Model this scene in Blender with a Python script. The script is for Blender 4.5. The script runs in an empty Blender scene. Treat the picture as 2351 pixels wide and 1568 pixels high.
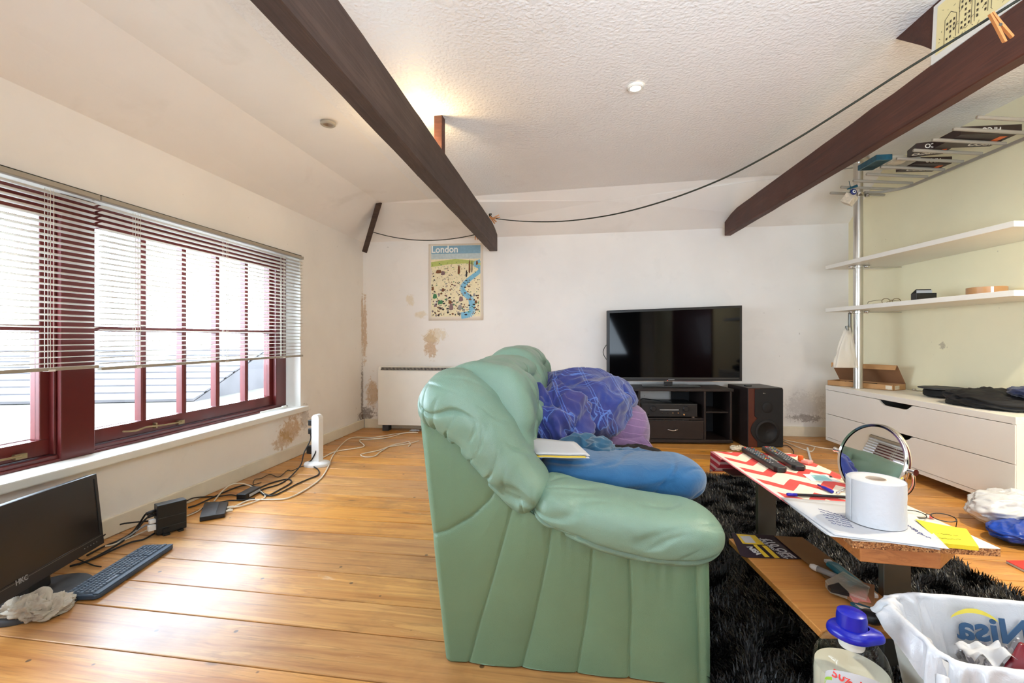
import bpy, bmesh, math, random
import numpy as np
from mathutils import Vector, Matrix, noise as mn
random.seed(7)
SC = bpy.context.scene
COL = SC.collection

# ------------------------------------------------------------------ camera, world, lights, exposure
F, CX, HY, H = 1045.0, 1175.5, 776.0, 0.90
cam_d = bpy.data.cameras.new('camera'); cam = bpy.data.objects.new('camera', cam_d); COL.objects.link(cam)
cam.location = (0, 0, H); cam.rotation_euler = (math.pi/2, 0, 0)
cam_d.sensor_width = 36; cam_d.lens = F*36/2351; cam_d.shift_y = -8/2351; cam_d.clip_start = .02
SC.camera = cam
SC.view_settings.view_transform = 'Standard'; SC.view_settings.look = 'None'
SC.view_settings.exposure = 0.70; SC.view_settings.gamma = 1; SC.view_settings.use_curve_mapping = False

SC.cycles.max_bounces = 9; SC.cycles.diffuse_bounces = 5; SC.cycles.glossy_bounces = 4; SC.cycles.transparent_max_bounces = 24
SC.cycles.use_adaptive_sampling = True; SC.cycles.adaptive_threshold = .02
w = bpy.data.worlds.new('world'); SC.world = w; w.use_nodes = True
wn = w.node_tree.nodes; wn.clear()
wo = wn.new('ShaderNodeOutputWorld'); wb = wn.new('ShaderNodeBackground')
wb.inputs[0].default_value = (0.69, 0.84, 1.0, 1); wb.inputs[1].default_value = 15
w.node_tree.links.new(wb.outputs[0], wo.inputs[0])

def area_light(name, loc, target, sx, sy, power, col, spread=180):
    d = bpy.data.lights.new(name, 'AREA'); d.shape = 'RECTANGLE'; d.size = sx; d.size_y = sy
    d.energy = power; d.color = col; d.spread = math.radians(spread)
    o = bpy.data.objects.new(name, d); COL.objects.link(o); o.location = loc
    o.rotation_euler = (Vector(target)-Vector(loc)).to_track_quat('-Z', 'Y').to_euler()
    return o
# sky portal outside the two windows; two added fill lights behind the camera
pt_ = area_light('window_portal', (-2.06, 1.92, 0.95), (-1.06, 1.787, 0.95), 3.5, 1.2, 1, (1, 1, 1)); pt_.data.cycles.is_portal = True
area_light('fill_rear', (0.0, -1.45, 1.25), (0.6, 3.0, 1.0), 2.6, 1.2, 9, (0.78, 0.89, 1.0))  # added soft fill, no window stands there
area_light('fill_rear_up', (0.7, -0.9, 1.0), (1.1, 0.5, 2.6), 2.2, 1.2, 58, (0.72, 0.86, 1.0), 135)  # added fill, tipped up to brighten the ceiling

# ------------------------------------------------------------------ helpers
def P(px, py, Y): return Vector(((px-CX)*Y/F, Y, H-(py-HY)*Y/F))
def onz(px, py, z):
    Y = F*(H-z)/(py-HY); return P(px, py, Y)
def onplane(px, py, p0, n):
    r = Vector(((px-CX)/F, 1, -(py-HY)/F)); c = Vector((0, 0, H))
    t = (Vector(p0)-c).dot(n)/r.dot(n); return c+r*t
def lerp(a, b, t): return a+(b-a)*t
def sgp(x, p): return math.copysign(abs(x)**p, x)

FRAME = {}
def tag(o, label=None, cat=None, group=None, kind=None):
    if label: o['label'] = label
    if cat: o['category'] = cat
    if group: o['group'] = group
    if kind: o['kind'] = kind
    return o
def thing(name, label, cat, loc=(0, 0, 0), rz=0, group=None, kind=None):
    o = bpy.data.objects.new(name, None); COL.objects.link(o); o.empty_display_size = .05
    o.location = loc; o.rotation_euler = (0, 0, rz)
    FRAME[o] = Matrix.Translation(Vector(loc)) @ Matrix.Rotation(rz, 4, 'Z')
    return tag(o, label, cat, group, kind)

class MB:
    def __init__(s): s.v = []; s.f = []; s.m = []; s.mi = 0; s.M = None
    def _a(s, pts):
        b = len(s.v)
        for p in pts:
            p = Vector(p)
            if s.M is not None: p = s.M @ p
            s.v.append(p)
        return b
    def face(s, idx): s.f.append(tuple(idx)); s.m.append(s.mi)
    def poly(s, pts):
        b = s._a(pts); s.face(range(b, b+len(pts))); return s
    def hexa(s, p):   # 8 corners: bottom 4 ccw, top 4
        b = s._a(p)
        for q in ((0, 3, 2, 1), (4, 5, 6, 7), (0, 1, 5, 4), (1, 2, 6, 5), (2, 3, 7, 6), (3, 0, 4, 7)):
            s.face([b+i for i in q])
        return s
    def box(s, x0, x1, y0, y1, z0, z1):
        if x0 > x1: x0, x1 = x1, x0
        if y0 > y1: y0, y1 = y1, y0
        if z0 > z1: z0, z1 = z1, z0
        return s.hexa([(x0, y0, z0), (x1, y0, z0), (x1, y1, z0), (x0, y1, z0), (x0, y0, z1), (x1, y0, z1), (x1, y1, z1), (x0, y1, z1)])
    def prism(s, pts, off):   # planar polygon (3D pts) extruded by vector off
        n = len(pts); off = Vector(off)
        b = s._a([Vector(p) for p in pts]+[Vector(p)+off for p in pts])
        s.face([b+i for i in range(n)][::-1]); s.face([b+n+i for i in range(n)])
        for i in range(n):
            j = (i+1) % n; s.face([b+i, b+j, b+n+j, b+n+i])
        return s
    def grid(s, fn, nu, nv, cu=False, cv=False):
        b = s._a([fn(i/(nu if cu else nu-1), j/(nv if cv else nv-1)) for i in range(nu) for j in range(nv)])
        for i in range(nu if cu else nu-1):
            for j in range(nv if cv else nv-1):
                i2 = (i+1) % nu; j2 = (j+1) % nv
                s.face((b+i*nv+j, b+i2*nv+j, b+i2*nv+j2, b+i*nv+j2))
        return s
    def tube(s, pts, r, n=8, closed=False, caps=True):
        pts = [Vector(p) for p in pts]; N = len(pts)
        rr = r if isinstance(r, (list, tuple)) else [r]*N
        up = None; b = len(s.v)
        for i, p in enumerate(pts):
            a = pts[(i-1) % N] if (closed or i > 0) else p
            c = pts[(i+1) % N] if (closed or i < N-1) else p
            t = (c-a).normalized() if (c-a).length > 1e-9 else Vector((0, 0, 1))
            if up is None:
                up = Vector((0, 0, 1)) if abs(t.z) < .9 else Vector((1, 0, 0))
            x = up.cross(t); x = x.normalized() if x.length > 1e-6 else t.orthogonal().normalized()
            y = t.cross(x); up = y
            s._a([p+x*(rr[i]*math.cos(2*math.pi*k/n))+y*(rr[i]*math.sin(2*math.pi*k/n)) for k in range(n)])
        for i in range(N if closed else N-1):
            i2 = (i+1) % N
            for k in range(n):
                k2 = (k+1) % n
                s.face((b+i*n+k, b+i*n+k2, b+i2*n+k2, b+i2*n+k))
        if caps and not closed:
            s.face([b+k for k in range(n)][::-1]); s.face([b+(N-1)*n+k for k in range(n)])
        return s
    def lathe(s, prof, n=32, c=(0, 0, 0), cap=True):
        b = len(s.v)
        for (r, z) in prof:
            s._a([(c[0]+r*math.cos(2*math.pi*k/n), c[1]+r*math.sin(2*math.pi*k/n), c[2]+z) for k in range(n)])
        for i in range(len(prof)-1):
            for k in range(n):
                k2 = (k+1) % n
                s.face((b+i*n+k, b+i*n+k2, b+(i+1)*n+k2, b+(i+1)*n+k))
        if cap:
            if prof[0][0] > 1e-5: s.face([b+k for k in range(n)][::-1])
            if prof[-1][0] > 1e-5: s.face([b+(len(prof)-1)*n+k for k in range(n)])
        return s
    def build(s, name, mat, parent=None, smooth=False, bevel=0, seg=2, origin=None, rz=0, local=False, label=None, cat=None,
              group=None, kind=None, sharp=None, solid=0):
        me = bpy.data.meshes.new(name)
        v = s.v
        if parent is not None: Fm = FRAME.get(parent, Matrix.Identity(4))
        elif origin is not None: Fm = Matrix.Translation(Vector(origin)) @ Matrix.Rotation(rz, 4, 'Z')
        else: Fm = Matrix.Identity(4)
        if not local:
            inv = Fm.inverted(); v = [inv @ p for p in v]
        me.from_pydata([tuple(p) for p in v], [], s.f)
        mats = mat if isinstance(mat, (list, tuple)) else [mat]
        for m_ in mats: me.materials.append(m_)
        if len(mats) > 1: me.polygons.foreach_set('material_index', s.m)
        if smooth: me.polygons.foreach_set('use_smooth', [True]*len(me.polygons))
        me.update()
        bm = bmesh.new(); bm.from_mesh(me); bmesh.ops.remove_doubles(bm, verts=bm.verts, dist=1e-6)
        bmesh.ops.recalc_face_normals(bm, faces=bm.faces); bm.to_mesh(me); bm.free()
        o = bpy.data.objects.new(name, me); COL.objects.link(o)
        if parent is not None: o.parent = parent
        elif origin is not None: o.location = origin; o.rotation_euler = (0, 0, rz)
        FRAME[o] = Fm
        if sharp and smooth: me.set_sharp_from_angle(angle=math.radians(sharp))
        if solid:
            m_ = o.modifiers.new('s', 'SOLIDIFY'); m_.thickness = solid; m_.offset = 0
        if bevel:
            m_ = o.modifiers.new('b', 'BEVEL'); m_.width = bevel; m_.segments = seg; m_.limit_method = 'ANGLE'; m_.angle_limit = math.radians(40)
        return tag(o, label, cat, group, kind)

def Mx(o, x, y, z=None):
    """matrix from origin and axis vectors"""
    x = Vector(x).normalized(); y = Vector(y).normalized()
    z = x.cross(y).normalized() if z is None else Vector(z).normalized()
    m_ = Matrix((x, y, z)).transposed().to_4x4(); m_.translation = Vector(o); return m_

def text(body, size, M, mat, parent, name='lettering', ext=.0004, bold=0.0, xs=1.0, shear=0, align='CENTER'):
    c = bpy.data.curves.new(name, 'FONT'); c.body = body; c.size = size; c.extrude = ext; c.align_x = align; c.align_y = 'CENTER'
    c.offset = bold*size; c.resolution_u = 3; c.shear = shear
    o = bpy.data.objects.new('tmp', c); COL.objects.link(o)
    bpy.context.view_layer.update()
    me = bpy.data.meshes.new_from_object(o.evaluated_get(bpy.context.evaluated_depsgraph_get()))
    bpy.data.objects.remove(o); me.name = name
    me.transform(Matrix.Diagonal((xs, 1, 1, 1))); me.transform(M)
    if parent is not None: me.transform(FRAME[parent].inverted())
    me.materials.clear(); me.materials.append(mat)
    o = bpy.data.objects.new(name, me); COL.objects.link(o)
    if parent is not None: o.parent = parent
    FRAME[o] = FRAME.get(parent, Matrix.Identity(4))
    return o

def spline(pts, n=8, closed=False):
    pts = [Vector(p) for p in pts]; N = len(pts); out = []
    for i in range(N if closed else N-1):
        if closed: p0, p1, p2, p3 = pts[(i-1) % N], pts[i], pts[(i+1) % N], pts[(i+2) % N]
        else: p0, p1, p2, p3 = pts[max(i-1, 0)], pts[i], pts[i+1], pts[min(i+2, N-1)]
        for k in range(n):
            t = k/n
            out.append(.5*((2*p1)+(p2-p0)*t+(2*p0-5*p1+4*p2-p3)*t*t+(3*p1-p0-3*p2+p3)*t*t*t))
    if not closed: out.append(pts[-1])
    return out

# ------------------------------------------------------------------ materials
def srgb(r, g, b):
    f_ = lambda c: (c/255/12.92) if c/255 <= .04045 else ((c/255+.055)/1.055)**2.4
    return (f_(r), f_(g), f_(b), 1)
class NT:
    def __init__(s, name):
        s.mat = bpy.data.materials.new(name); s.mat.use_nodes = True; s.t = s.mat.node_tree
        s.b = s.t.nodes['Principled BSDF']; s.n = s.t.nodes; s.out = s.n['Material Output']
    def N(s, t, **kw):
        n = s.n.new(t)
        for k, v in kw.items(): setattr(n, k, v)
        return n
    def L(s, a, b): s.t.links.new(a, b)
    def coord(s, scale=(1, 1, 1), kind='Object', rot=(0, 0, 0), loc=(0, 0, 0)):
        tc = s.N('ShaderNodeTexCoord'); mp = s.N('ShaderNodeMapping')
        mp.inputs['Scale'].default_value = scale; mp.inputs['Rotation'].default_value = rot; mp.inputs['Location'].default_value = loc
        s.L(tc.outputs[kind], mp.inputs[0]); return mp.outputs[0]
    def noise(s, vec, scale=5, detail=3, rough=.5, dist=0):
        n = s.N('ShaderNodeTexNoise'); n.inputs['Scale'].default_value = scale; n.inputs['Detail'].default_value = detail
        n.inputs['Roughness'].default_value = rough; n.inputs['Distortion'].default_value = dist
        if vec is not None: s.L(vec, n.inputs['Vector'])
        return n.outputs[0]
    def ramp(s, fac, stops, interp='LINEAR'):
        r = s.N('ShaderNodeValToRGB'); r.color_ramp.interpolation = interp
        e = r.color_ramp.elements
        while len(e) < len(stops): e.new(.5)
        for i, (p, c) in enumerate(stops):
            e[i].position = p; e[i].color = c if len(c) == 4 else (*c, 1)
        s.L(fac, r.inputs[0]); return r.outputs[0]
    def mix(s, fac, a, b, mode='MIX'):
        m_ = s.N('ShaderNodeMix', data_type='RGBA', blend_type=mode)
        for v, i in ((fac, 0), (a, 6), (b, 7)):
            if isinstance(v, (int, float)): m_.inputs[i].default_value = v
            elif isinstance(v, tuple): m_.inputs[i].default_value = v
            else: s.L(v, m_.inputs[i])
        return m_.outputs[2]
    def math(s, op, a, b=None, c=None, clamp=False):
        m_ = s.N('ShaderNodeMath', operation=op, use_clamp=clamp)
        for i, v in enumerate((a, b, c)):
            if v is None: continue
            if isinstance(v, (int, float)): m_.inputs[i].default_value = v
            else: s.L(v, m_.inputs[i])
        return m_.outputs[0]
    def bump(s, h, strength=.3, dist=.002):
        b = s.N('ShaderNodeBump'); b.inputs['Strength'].default_value = strength; b.inputs['Distance'].default_value = dist
        s.L(h, b.inputs['Height']); s.L(b.outputs[0], s.b.inputs['Normal']); return b
    def set(s, **kw):
        for k, v in kw.items():
            i = s.b.inputs[k]
            if hasattr(v, 'is_linked'): s.L(v, i)
            else: i.default_value = v
        return s
def dk(c, k): return (c[0]*k, c[1]*k, c[2]*k, 1)
def simple(name, c, rough=.5, metal=0, var=.08, vs=8, bump=0, bs=60, coat=0, trans=0, sheen=0, alpha=1, ior=1.45, sss=0, spec=.5):
    s = NT(name); co = s.coord()
    n = s.noise(co, vs, 4)
    col = s.ramp(n, [(.3, dk(c, 1-var)), (.7, dk(c, 1+var))])
    s.set(**{'Base Color': col, 'Roughness': rough, 'Metallic': metal, 'Coat Weight': coat, 'Transmission Weight': trans,
             'Sheen Weight': sheen, 'Alpha': alpha, 'IOR': ior, 'Specular IOR Level': spec})
    if sss: s.set(**{'Subsurface Weight': sss, 'Subsurface Radius': (.02, .02, .02), 'Subsurface Scale': .5})
    if bump: s.bump(s.noise(co, bs, 3), bump, .001)
    return s.mat

def wall_mat(name, base, stains=(), spots=(), patches=True):
    """painted plaster; stains = (x,y,z, radius xyz, strength) in object space, brown flaking damp patches"""
    s = NT(name); co = s.coord()
    big = s.noise(co, 1.3, 4, .6)
    col = s.ramp(big, [(.3, dk(base, .94)), (.7, dk(base, 1.03))])
    fine = s.noise(co, 9, 6, .7)
    if patches:   # repainted patches and scuffs
        m_ = s.ramp(s.noise(co, 3.1, 5, .65, .6), [(.60, (0, 0, 0)), (.66, (1, 1, 1))])
        col = s.mix(s.math('MULTIPLY', m_, .25), col, dk(base, .88))
    sep = s.N('ShaderNodeSeparateXYZ'); s.L(co, sep.inputs[0])
    for (c, r, st, kind) in stains:
        d = None
        for i in range(3):
            q = s.math('DIVIDE', s.math('SUBTRACT', sep.outputs[i], c[i]), r[i]); q = s.math('MULTIPLY', q, q)
            d = q if d is None else s.math('ADD', d, q)
        g = s.math('EXPONENT', s.math('MULTIPLY', d, -1))
        nn = s.noise(co, 16 if kind != 'mould' else 38, 7, .72, .8)
        msk = s.math('MULTIPLY', s.math('MULTIPLY', s.math('SUBTRACT', s.math('ADD', s.math('MULTIPLY', g, .55), nn), .83 if kind != 'mould' else .86), 9, clamp=True), s.math('ADD', .45, s.math('MULTIPLY', s.noise(co, 55, 4, .7), .8), None, True))
        dark = {'damp': srgb(170, 132, 78), 'mould': srgb(88, 66, 44), 'peel': srgb(196, 178, 140)}[kind]
        tone = s.mix(s.noise(co, 30, 3), dark, dk(dark, 1.6))
        col = s.mix(s.math('MULTIPLY', msk, st), col, tone)
    sp = s.ramp(s.noise(co, 34, 2, .4), [(.78, (0, 0, 0)), (.80, (1, 1, 1))])
    col = s.mix(s.math('MULTIPLY', sp, .35), col, srgb(120, 105, 85))
    s.set(**{'Base Color': col, 'Roughness': .75})
    s.bump(s.math('ADD', s.math('MULTIPLY', fine, .6), s.math('MULTIPLY', big, 2)), .35, .004)
    return s.mat

def ceiling_mat(name, base, stip=1.0):
    s = NT(name); co = s.coord()
    big = s.noise(co, 1.1, 4, .6)
    col = s.ramp(big, [(.3, dk(base, .95)), (.7, dk(base, 1.02))])
    damp = s.ramp(s.noise(co, 1.7, 5, .6, .4), [(.58, (0, 0, 0)), (.72, (1, 1, 1))])
    col = s.mix(s.math('MULTIPLY', damp, .18), col, srgb(176, 160, 140))
    v = s.N('ShaderNodeTexVoronoi', feature='SMOOTH_F1'); v.inputs['Scale'].default_value = 75; s.L(co, v.inputs['Vector'])
    h = s.math('ADD', s.math('MULTIPLY', s.math('SUBTRACT', 1, v.outputs[0]), .7), s.noise(co, 60, 3))
    s.set(**{'Base Color': col, 'Roughness': .55}); s.bump(h, .9*stip, .004*stip)
    return s.mat

def wood_mat(name, c1, c2, dark, rough=.35, gs=(1.2, 22, 22), coat=0, knots=True, rand=False, bump=.25, worn=None, blot=.0):
    """grain runs along local x"""
    s = NT(name)
    tc = s.N('ShaderNodeTexCoord'); vec = tc.outputs['Object']
    oi = s.N('ShaderNodeObjectInfo')
    if rand:
        cb = s.N('ShaderNodeCombineXYZ'); s.L(s.math('MULTIPLY', oi.outputs['Random'], 37), cb.inputs[0]); s.L(s.math('MULTIPLY', oi.outputs['Random'], 11), cb.inputs[2])
        ad = s.N('ShaderNodeVectorMath', operation='ADD'); s.L(vec, ad.inputs[0]); s.L(cb.outputs[0], ad.inputs[1]); vec = ad.outputs[0]
    mp = s.N('ShaderNodeMapping'); mp.inputs['Scale'].default_value = gs; s.L(vec, mp.inputs[0])
    g1 = s.noise(mp.outputs[0], 1.0, 5, .6, 1.2)
    mp2 = s.N('ShaderNodeMapping'); mp2.inputs['Scale'].default_value = (gs[0]*2.5, gs[1]*7, gs[2]*7); s.L(vec, mp2.inputs[0])
    g2 = s.noise(mp2.outputs[0], 1.0, 3, .6)
    grain = s.math('ADD', s.math('MULTIPLY', g1, .72), s.math('MULTIPLY', g2, .28))
    rings = s.math('PINGPONG', s.math('MULTIPLY', g1, 9), 1)
    col = s.ramp(grain, [(.30, c2), (.62, c1)])
    col = s.mix(s.math('MULTIPLY', s.math('POWER', rings, 5), .42), col, dk(c2, .72))
    if blot:
        bl = s.ramp(s.noise(vec, 2.2, 5, .65), [(.42, (0, 0, 0)), (.66, (1, 1, 1))])
        col = s.mix(s.math('MULTIPLY', bl, blot), col, dark)
    if knots:
        mk = s.N('ShaderNodeMapping'); mk.inputs['Scale'].default_value = (2.6, 7.5, 7.5); s.L(vec, mk.inputs[0])
        vo = s.N('ShaderNodeTexVoronoi'); vo.inputs['Scale'].default_value = 1; s.L(mk.outputs[0], vo.inputs['Vector'])
        kn = s.ramp(vo.outputs[0], [(.035, (1, 1, 1)), (.085, (0, 0, 0))]); kn2 = s.ramp(vo.outputs[0], [(.05, (1, 1, 1)), (.3, (0, 0, 0))])
        col = s.mix(s.math('MULTIPLY', kn2, .35), col, dk(c2, .6)); col = s.mix(s.math('MULTIPLY', kn, .8), col, dark)
    if rand:
        hs = s.N('ShaderNodeHueSaturation'); s.L(col, hs.inputs['Color'])
        s.L(s.math('ADD', .84, s.math('MULTIPLY', oi.outputs['Random'], .30)), hs.inputs['Value'])
        s.L(s.math('ADD', .97, s.math('MULTIPLY', oi.outputs['Random'], .13)), hs.inputs['Saturation']); col = hs.outputs[0]
    r_ = s.math('ADD', rough, s.math('MULTIPLY', s.noise(vec, 5, 5, .7), .22))
    if worn:
        tc2 = s.N('ShaderNodeTexCoord'); mw = s.N('ShaderNodeMapping'); mw.inputs['Scale'].default_value = (1.6, 5, 5); s.L(vec, mw.inputs[0])
        wn_ = s.ramp(s.noise(mw.outputs[0], 3, 7, .75, .5), [(.64, (0, 0, 0)), (.70, (1, 1, 1))])
        col = s.mix(s.math('MULTIPLY', wn_, .45), col, worn)
        # nail holes and black specks
        vn = s.N('ShaderNodeTexVoronoi'); vn.inputs['Scale'].default_value = 9; s.L(vec, vn.inputs['Vector'])
        nh = s.ramp(vn.outputs[0], [(.055, (1, 1, 1)), (.075, (0, 0, 0))]); col = s.mix(s.math('MULTIPLY', nh, .8), col, srgb(50, 34, 22))
        # the strip of grime worn into the boards
        gr = s.ramp(s.noise(vec, 1.4, 6, .7, .3), [(.52, (0, 0, 0)), (.70, (1, 1, 1))]); col = s.mix(s.math('MULTIPLY', gr, .5), col, srgb(104, 70, 40))
        mg = s.N('ShaderNodeMapping'); mg.inputs['Scale'].default_value = (1.1, 26, 26); s.L(vec, mg.inputs[0])
        st = s.ramp(s.noise(mg.outputs[0], 2, 5, .7), [(.55, (0, 0, 0)), (.66, (1, 1, 1))]); col = s.mix(s.math('MULTIPLY', st, .34), col, srgb(96, 58, 28))
    s.set(**{'Base Color': col, 'Roughness': r_, 'Coat Weight': coat, 'Coat Roughness': .30})
    s.bump(s.math('ADD', grain, s.math('MULTIPLY', s.noise(vec, 14, 4), .6)), bump, .002)
    return s.mat

def leather_mat(name, c):
    s = NT(name); co = s.coord()
    big = s.noise(co, 3, 4, .6)
    col = s.ramp(big, [(.3, dk(c, .90)), (.7, dk(c, 1.05))])
    v = s.N('ShaderNodeTexVoronoi', feature='DISTANCE_TO_EDGE'); v.inputs['Scale'].default_value = 320; s.L(co, v.inputs['Vector'])
    h = s.math('ADD', s.math('MULTIPLY', v.outputs[0], 1.2), s.math('MULTIPLY', s.noise(co, 26, 5, .65), 1.4))
    s.set(**{'Base Color': col, 'Roughness': s.math('ADD', .29, s.math('MULTIPLY', s.noise(co, 7, 3), .16)), 'Specular IOR Level': .5})
    s.bump(s.math('ADD', h, s.math('MULTIPLY', s.noise(co, 11, 4, .6, .8), 2.2)), .28, .0022); return s.mat

def cloth_mat(name, c, c2=None, weave=900, bump=.15, sheen=.25, lines=None, rough=.85, trans=0):
    s = NT(name); co = s.coord()
    n = s.noise(co, 5, 4, .6)
    col = s.ramp(n, [(.35, dk(c, .88)), (.68, c2 or dk(c, 1.08))])
    if lines:   # (axis, period, width, colour, offset)
        sep = s.N('ShaderNodeSeparateXYZ'); wv = s.N('ShaderNodeVectorMath', operation='ADD')
        dn = s.N('ShaderNodeTexNoise'); dn.inputs['Scale'].default_value = 6; s.L(co, dn.inputs['Vector'])
        sc_ = s.N('ShaderNodeVectorMath', operation='SCALE'); s.L(dn.outputs[1], sc_.inputs[0]); sc_.inputs['Scale'].default_value = .035
        s.L(co, wv.inputs[0]); s.L(sc_.outputs[0], wv.inputs[1]); s.L(wv.outputs[0], sep.inputs[0])
        for (ax, per, wd, lc, off) in lines:
            a = s.math('ADD', sep.outputs[ax[0]], s.math('MULTIPLY', sep.outputs[ax[1]], ax[2]))
            f_ = s.math('FRACT', s.math('DIVIDE', s.math('ADD', a, off), per))
            m_ = s.math('LESS_THAN', f_, wd)
            col = s.mix(s.math('MULTIPLY', m_, .75), col, lc)
    s.set(**{'Base Color': col, 'Roughness': rough, 'Sheen Weight': sheen})
    s.bump(s.math('ADD', s.math('MULTIPLY', s.noise(co, weave, 2), .25), s.math('MULTIPLY', s.noise(co, 16, 5, .6, 1.0), 3.5)), bump*2.2, .004); return s.mat

def glass_mat(name, col=(1, 1, 1, 1), rough=0.0, ior=1.45):
    """thin clear glass that lets light through"""
    s = NT(name); s.n.remove(s.b)
    tr = s.N('ShaderNodeBsdfTransparent'); tr.inputs[0].default_value = col
    gl = s.N('ShaderNodeBsdfGlossy'); gl.inputs['Roughness'].default_value = max(rough, .02)
    fr = s.N('ShaderNodeLayerWeight'); fr.inputs[0].default_value = .5
    fc = s.math('ADD', s.math('MULTIPLY', s.math('POWER', fr.outputs[1], 5), .7), .03)
    mx = s.N('ShaderNodeMixShader'); s.L(fc, mx.inputs[0]); s.L(tr.outputs[0], mx.inputs[1]); s.L(gl.outputs[0], mx.inputs[2])
    s.L(mx.outputs[0], s.out.inputs[0]); return s.mat
def film_mat(name, col, alpha, rough=.25):
    """crinkled plastic film: part see-through, part diffuse"""
    s = NT(name); co = s.coord()
    s.set(**{'Base Color': col, 'Roughness': rough, 'Alpha': alpha, 'Specular IOR Level': .6, 'Subsurface Weight': .15, 'Subsurface Radius': (.02, .02, .02)})
    s.bump(s.noise(co, 45, 5, .7, .6), .5, .003); return s.mat
def emis(name, col, st):
    s = NT(name); s.set(**{'Base Color': col, 'Emission Color': col, 'Emission Strength': st}); return s.mat

WALLC = srgb(244, 238, 230)
M = {}
M['ceil'] = ceiling_mat('stippled_ceiling', srgb(241, 239, 237), 1.0)
M['slope'] = ceiling_mat('smooth_slope', srgb(243, 238, 232), .3)
M['floor'] = wood_mat('varnished_pine_board', srgb(222, 166, 96), srgb(176, 112, 54), srgb(78, 44, 22), .27, (1.3, 16, 16), .25, True, True, .35, srgb(226, 206, 178))
M['beam'] = wood_mat('dark_stained_beam', srgb(86, 66, 56), srgb(52, 36, 30), srgb(30, 18, 14), .55, (1.5, 26, 26), 0, False, False, .9, None, .35)
M['beam_red'] = wood_mat('red_stained_beam', srgb(92, 50, 36), srgb(58, 28, 22), srgb(36, 18, 14), .5, (1.5, 26, 26), 0, False, False, .9, None, .3)
M['red_paint'] = simple('maroon_gloss_paint', srgb(92, 30, 28), .32, var=.14, vs=6, bump=.15, bs=40, coat=.2)
M['white_gloss'] = simple('white_gloss_paint', srgb(232, 230, 222), .4, var=.03, vs=4, bump=.1, bs=30)
M['skirt'] = simple('cream_gloss_paint', srgb(232, 222, 200), .45, var=.06, vs=9, bump=.25, bs=25)
M['slat'] = simple('white_blind_slat', srgb(232, 228, 218), .45, var=.02)
M['rail'] = simple('taupe_blind_rail', srgb(168, 160, 146), .5, var=.03)
M['cord'] = simple('white_cord', srgb(225, 220, 205), .8)
M['glass'] = glass_mat('window_glass')
M['black'] = simple('black_plastic', srgb(28, 28, 30), .38, var=.1)
M['blackm'] = simple('matt_black', srgb(22, 21, 22), .7, var=.15)
M['cable_b'] = simple('black_cable', srgb(26, 26, 28), .5)
M['cable_w'] = simple('white_cable', srgb(226, 216, 196), .5)
M['white_pl'] = simple('white_plastic', srgb(240, 240, 238), .35, var=.02)
M['leather'] = leather_mat('sage_green_leather', srgb(120, 150, 131))
M['leather_shaded'] = leather_mat('sage_green_leather_shaded', srgb(106, 136, 108))  # same leather made darker, shade of the sofa's side put into the colour
M['piping'] = simple('sage_seam', srgb(96, 122, 98), .5)
M['rug'] = simple('black_shaggy_pile', srgb(14, 13, 14), .4, var=.3, vs=12, sheen=0)
M['rugbase'] = simple('black_rug_backing', srgb(12, 12, 12), .9)
M['rack'] = simple('warm_grey_enamel', srgb(158, 150, 136), .4, var=.04)
M['steel'] = simple('brushed_grey_steel', srgb(128, 128, 122), .42, .85, var=.06)
M['chrome'] = simple('chrome', srgb(215, 212, 208), .08, 1, var=.01)
M['alu'] = simple('satin_aluminium', srgb(205, 200, 190), .32, .9, var=.03)
M['mirror'] = simple('mirror_glass', srgb(235, 236, 238), .015, 1, var=.0)
M['chestw'] = simple('cream_white_laminate', srgb(236, 231, 220), .42, var=.025, vs=3)
M['board_w'] = simple('white_laminate', srgb(238, 232, 216), .4, var=.02)
M['screen'] = simple('screen_glass', srgb(5, 5, 6), .05, var=.05, spec=.28)
M['screen_d'] = simple('dusty_screen', srgb(16, 15, 16), .3, var=.3, vs=9)
M['stand'] = simple('blackbrown_veneer', srgb(34, 25, 23), .42, var=.25, vs=14)
M['dust'] = simple('dusty_black', srgb(60, 60, 62), .6, var=.35, vs=18)
M['kb'] = simple('slate_blue_plastic', srgb(58, 74, 92), .38, var=.1, vs=20)
M['kbkey'] = simple('grey_blue_key', srgb(104, 118, 134), .4, var=.15, vs=30)
M['rag'] = cloth_mat('off_white_rag', srgb(214, 202, 182), srgb(170, 158, 140), 700, .3, .2)
M['heater'] = simple('cream_enamel', srgb(238, 234, 224), .4, var=.02)
M['paper'] = simple('white_paper', srgb(196, 197, 200), .7, var=.01)
M['ink'] = simple('blue_black_ink', srgb(70, 74, 120), .7)
M['ink_k'] = simple('black_ink', srgb(25, 24, 26), .7)
M['blue_duvet'] = cloth_mat('bright_blue_cotton', srgb(21, 80, 126), srgb(30, 95, 144), 900, .15, .35)
M['teal_duvet'] = cloth_mat('teal_blue_cotton', srgb(20, 72, 102), srgb(28, 88, 120), 900, .15, .35)
M['navy'] = cloth_mat('navy_cloth', srgb(28, 38, 74), None, 800, .2)
M['white_cloth'] = cloth_mat('white_cloth', srgb(226, 228, 230), None, 800, .2)
LB = srgb(92, 124, 194)
M['plaid'] = cloth_mat('blue_purple_check', srgb(28, 56, 136), srgb(62, 56, 112), 900, .15, .3,
    [((0, 2, .5), .13, .022, LB, 0), ((0, 2, .5), .13, .020, LB, .012), ((1, 2, .6), .12, .022, LB, 0), ((1, 2, .6), .12, .02, LB, .014), ((1, 0, -.4), .19, .02, LB, .02)])
M['purple'] = cloth_mat('mauve_striped_cotton', srgb(104, 80, 122), srgb(120, 94, 136), 900, .2, .3,
    [((2, 0, .2), .032, .07, srgb(156, 122, 168), 0)])
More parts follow.
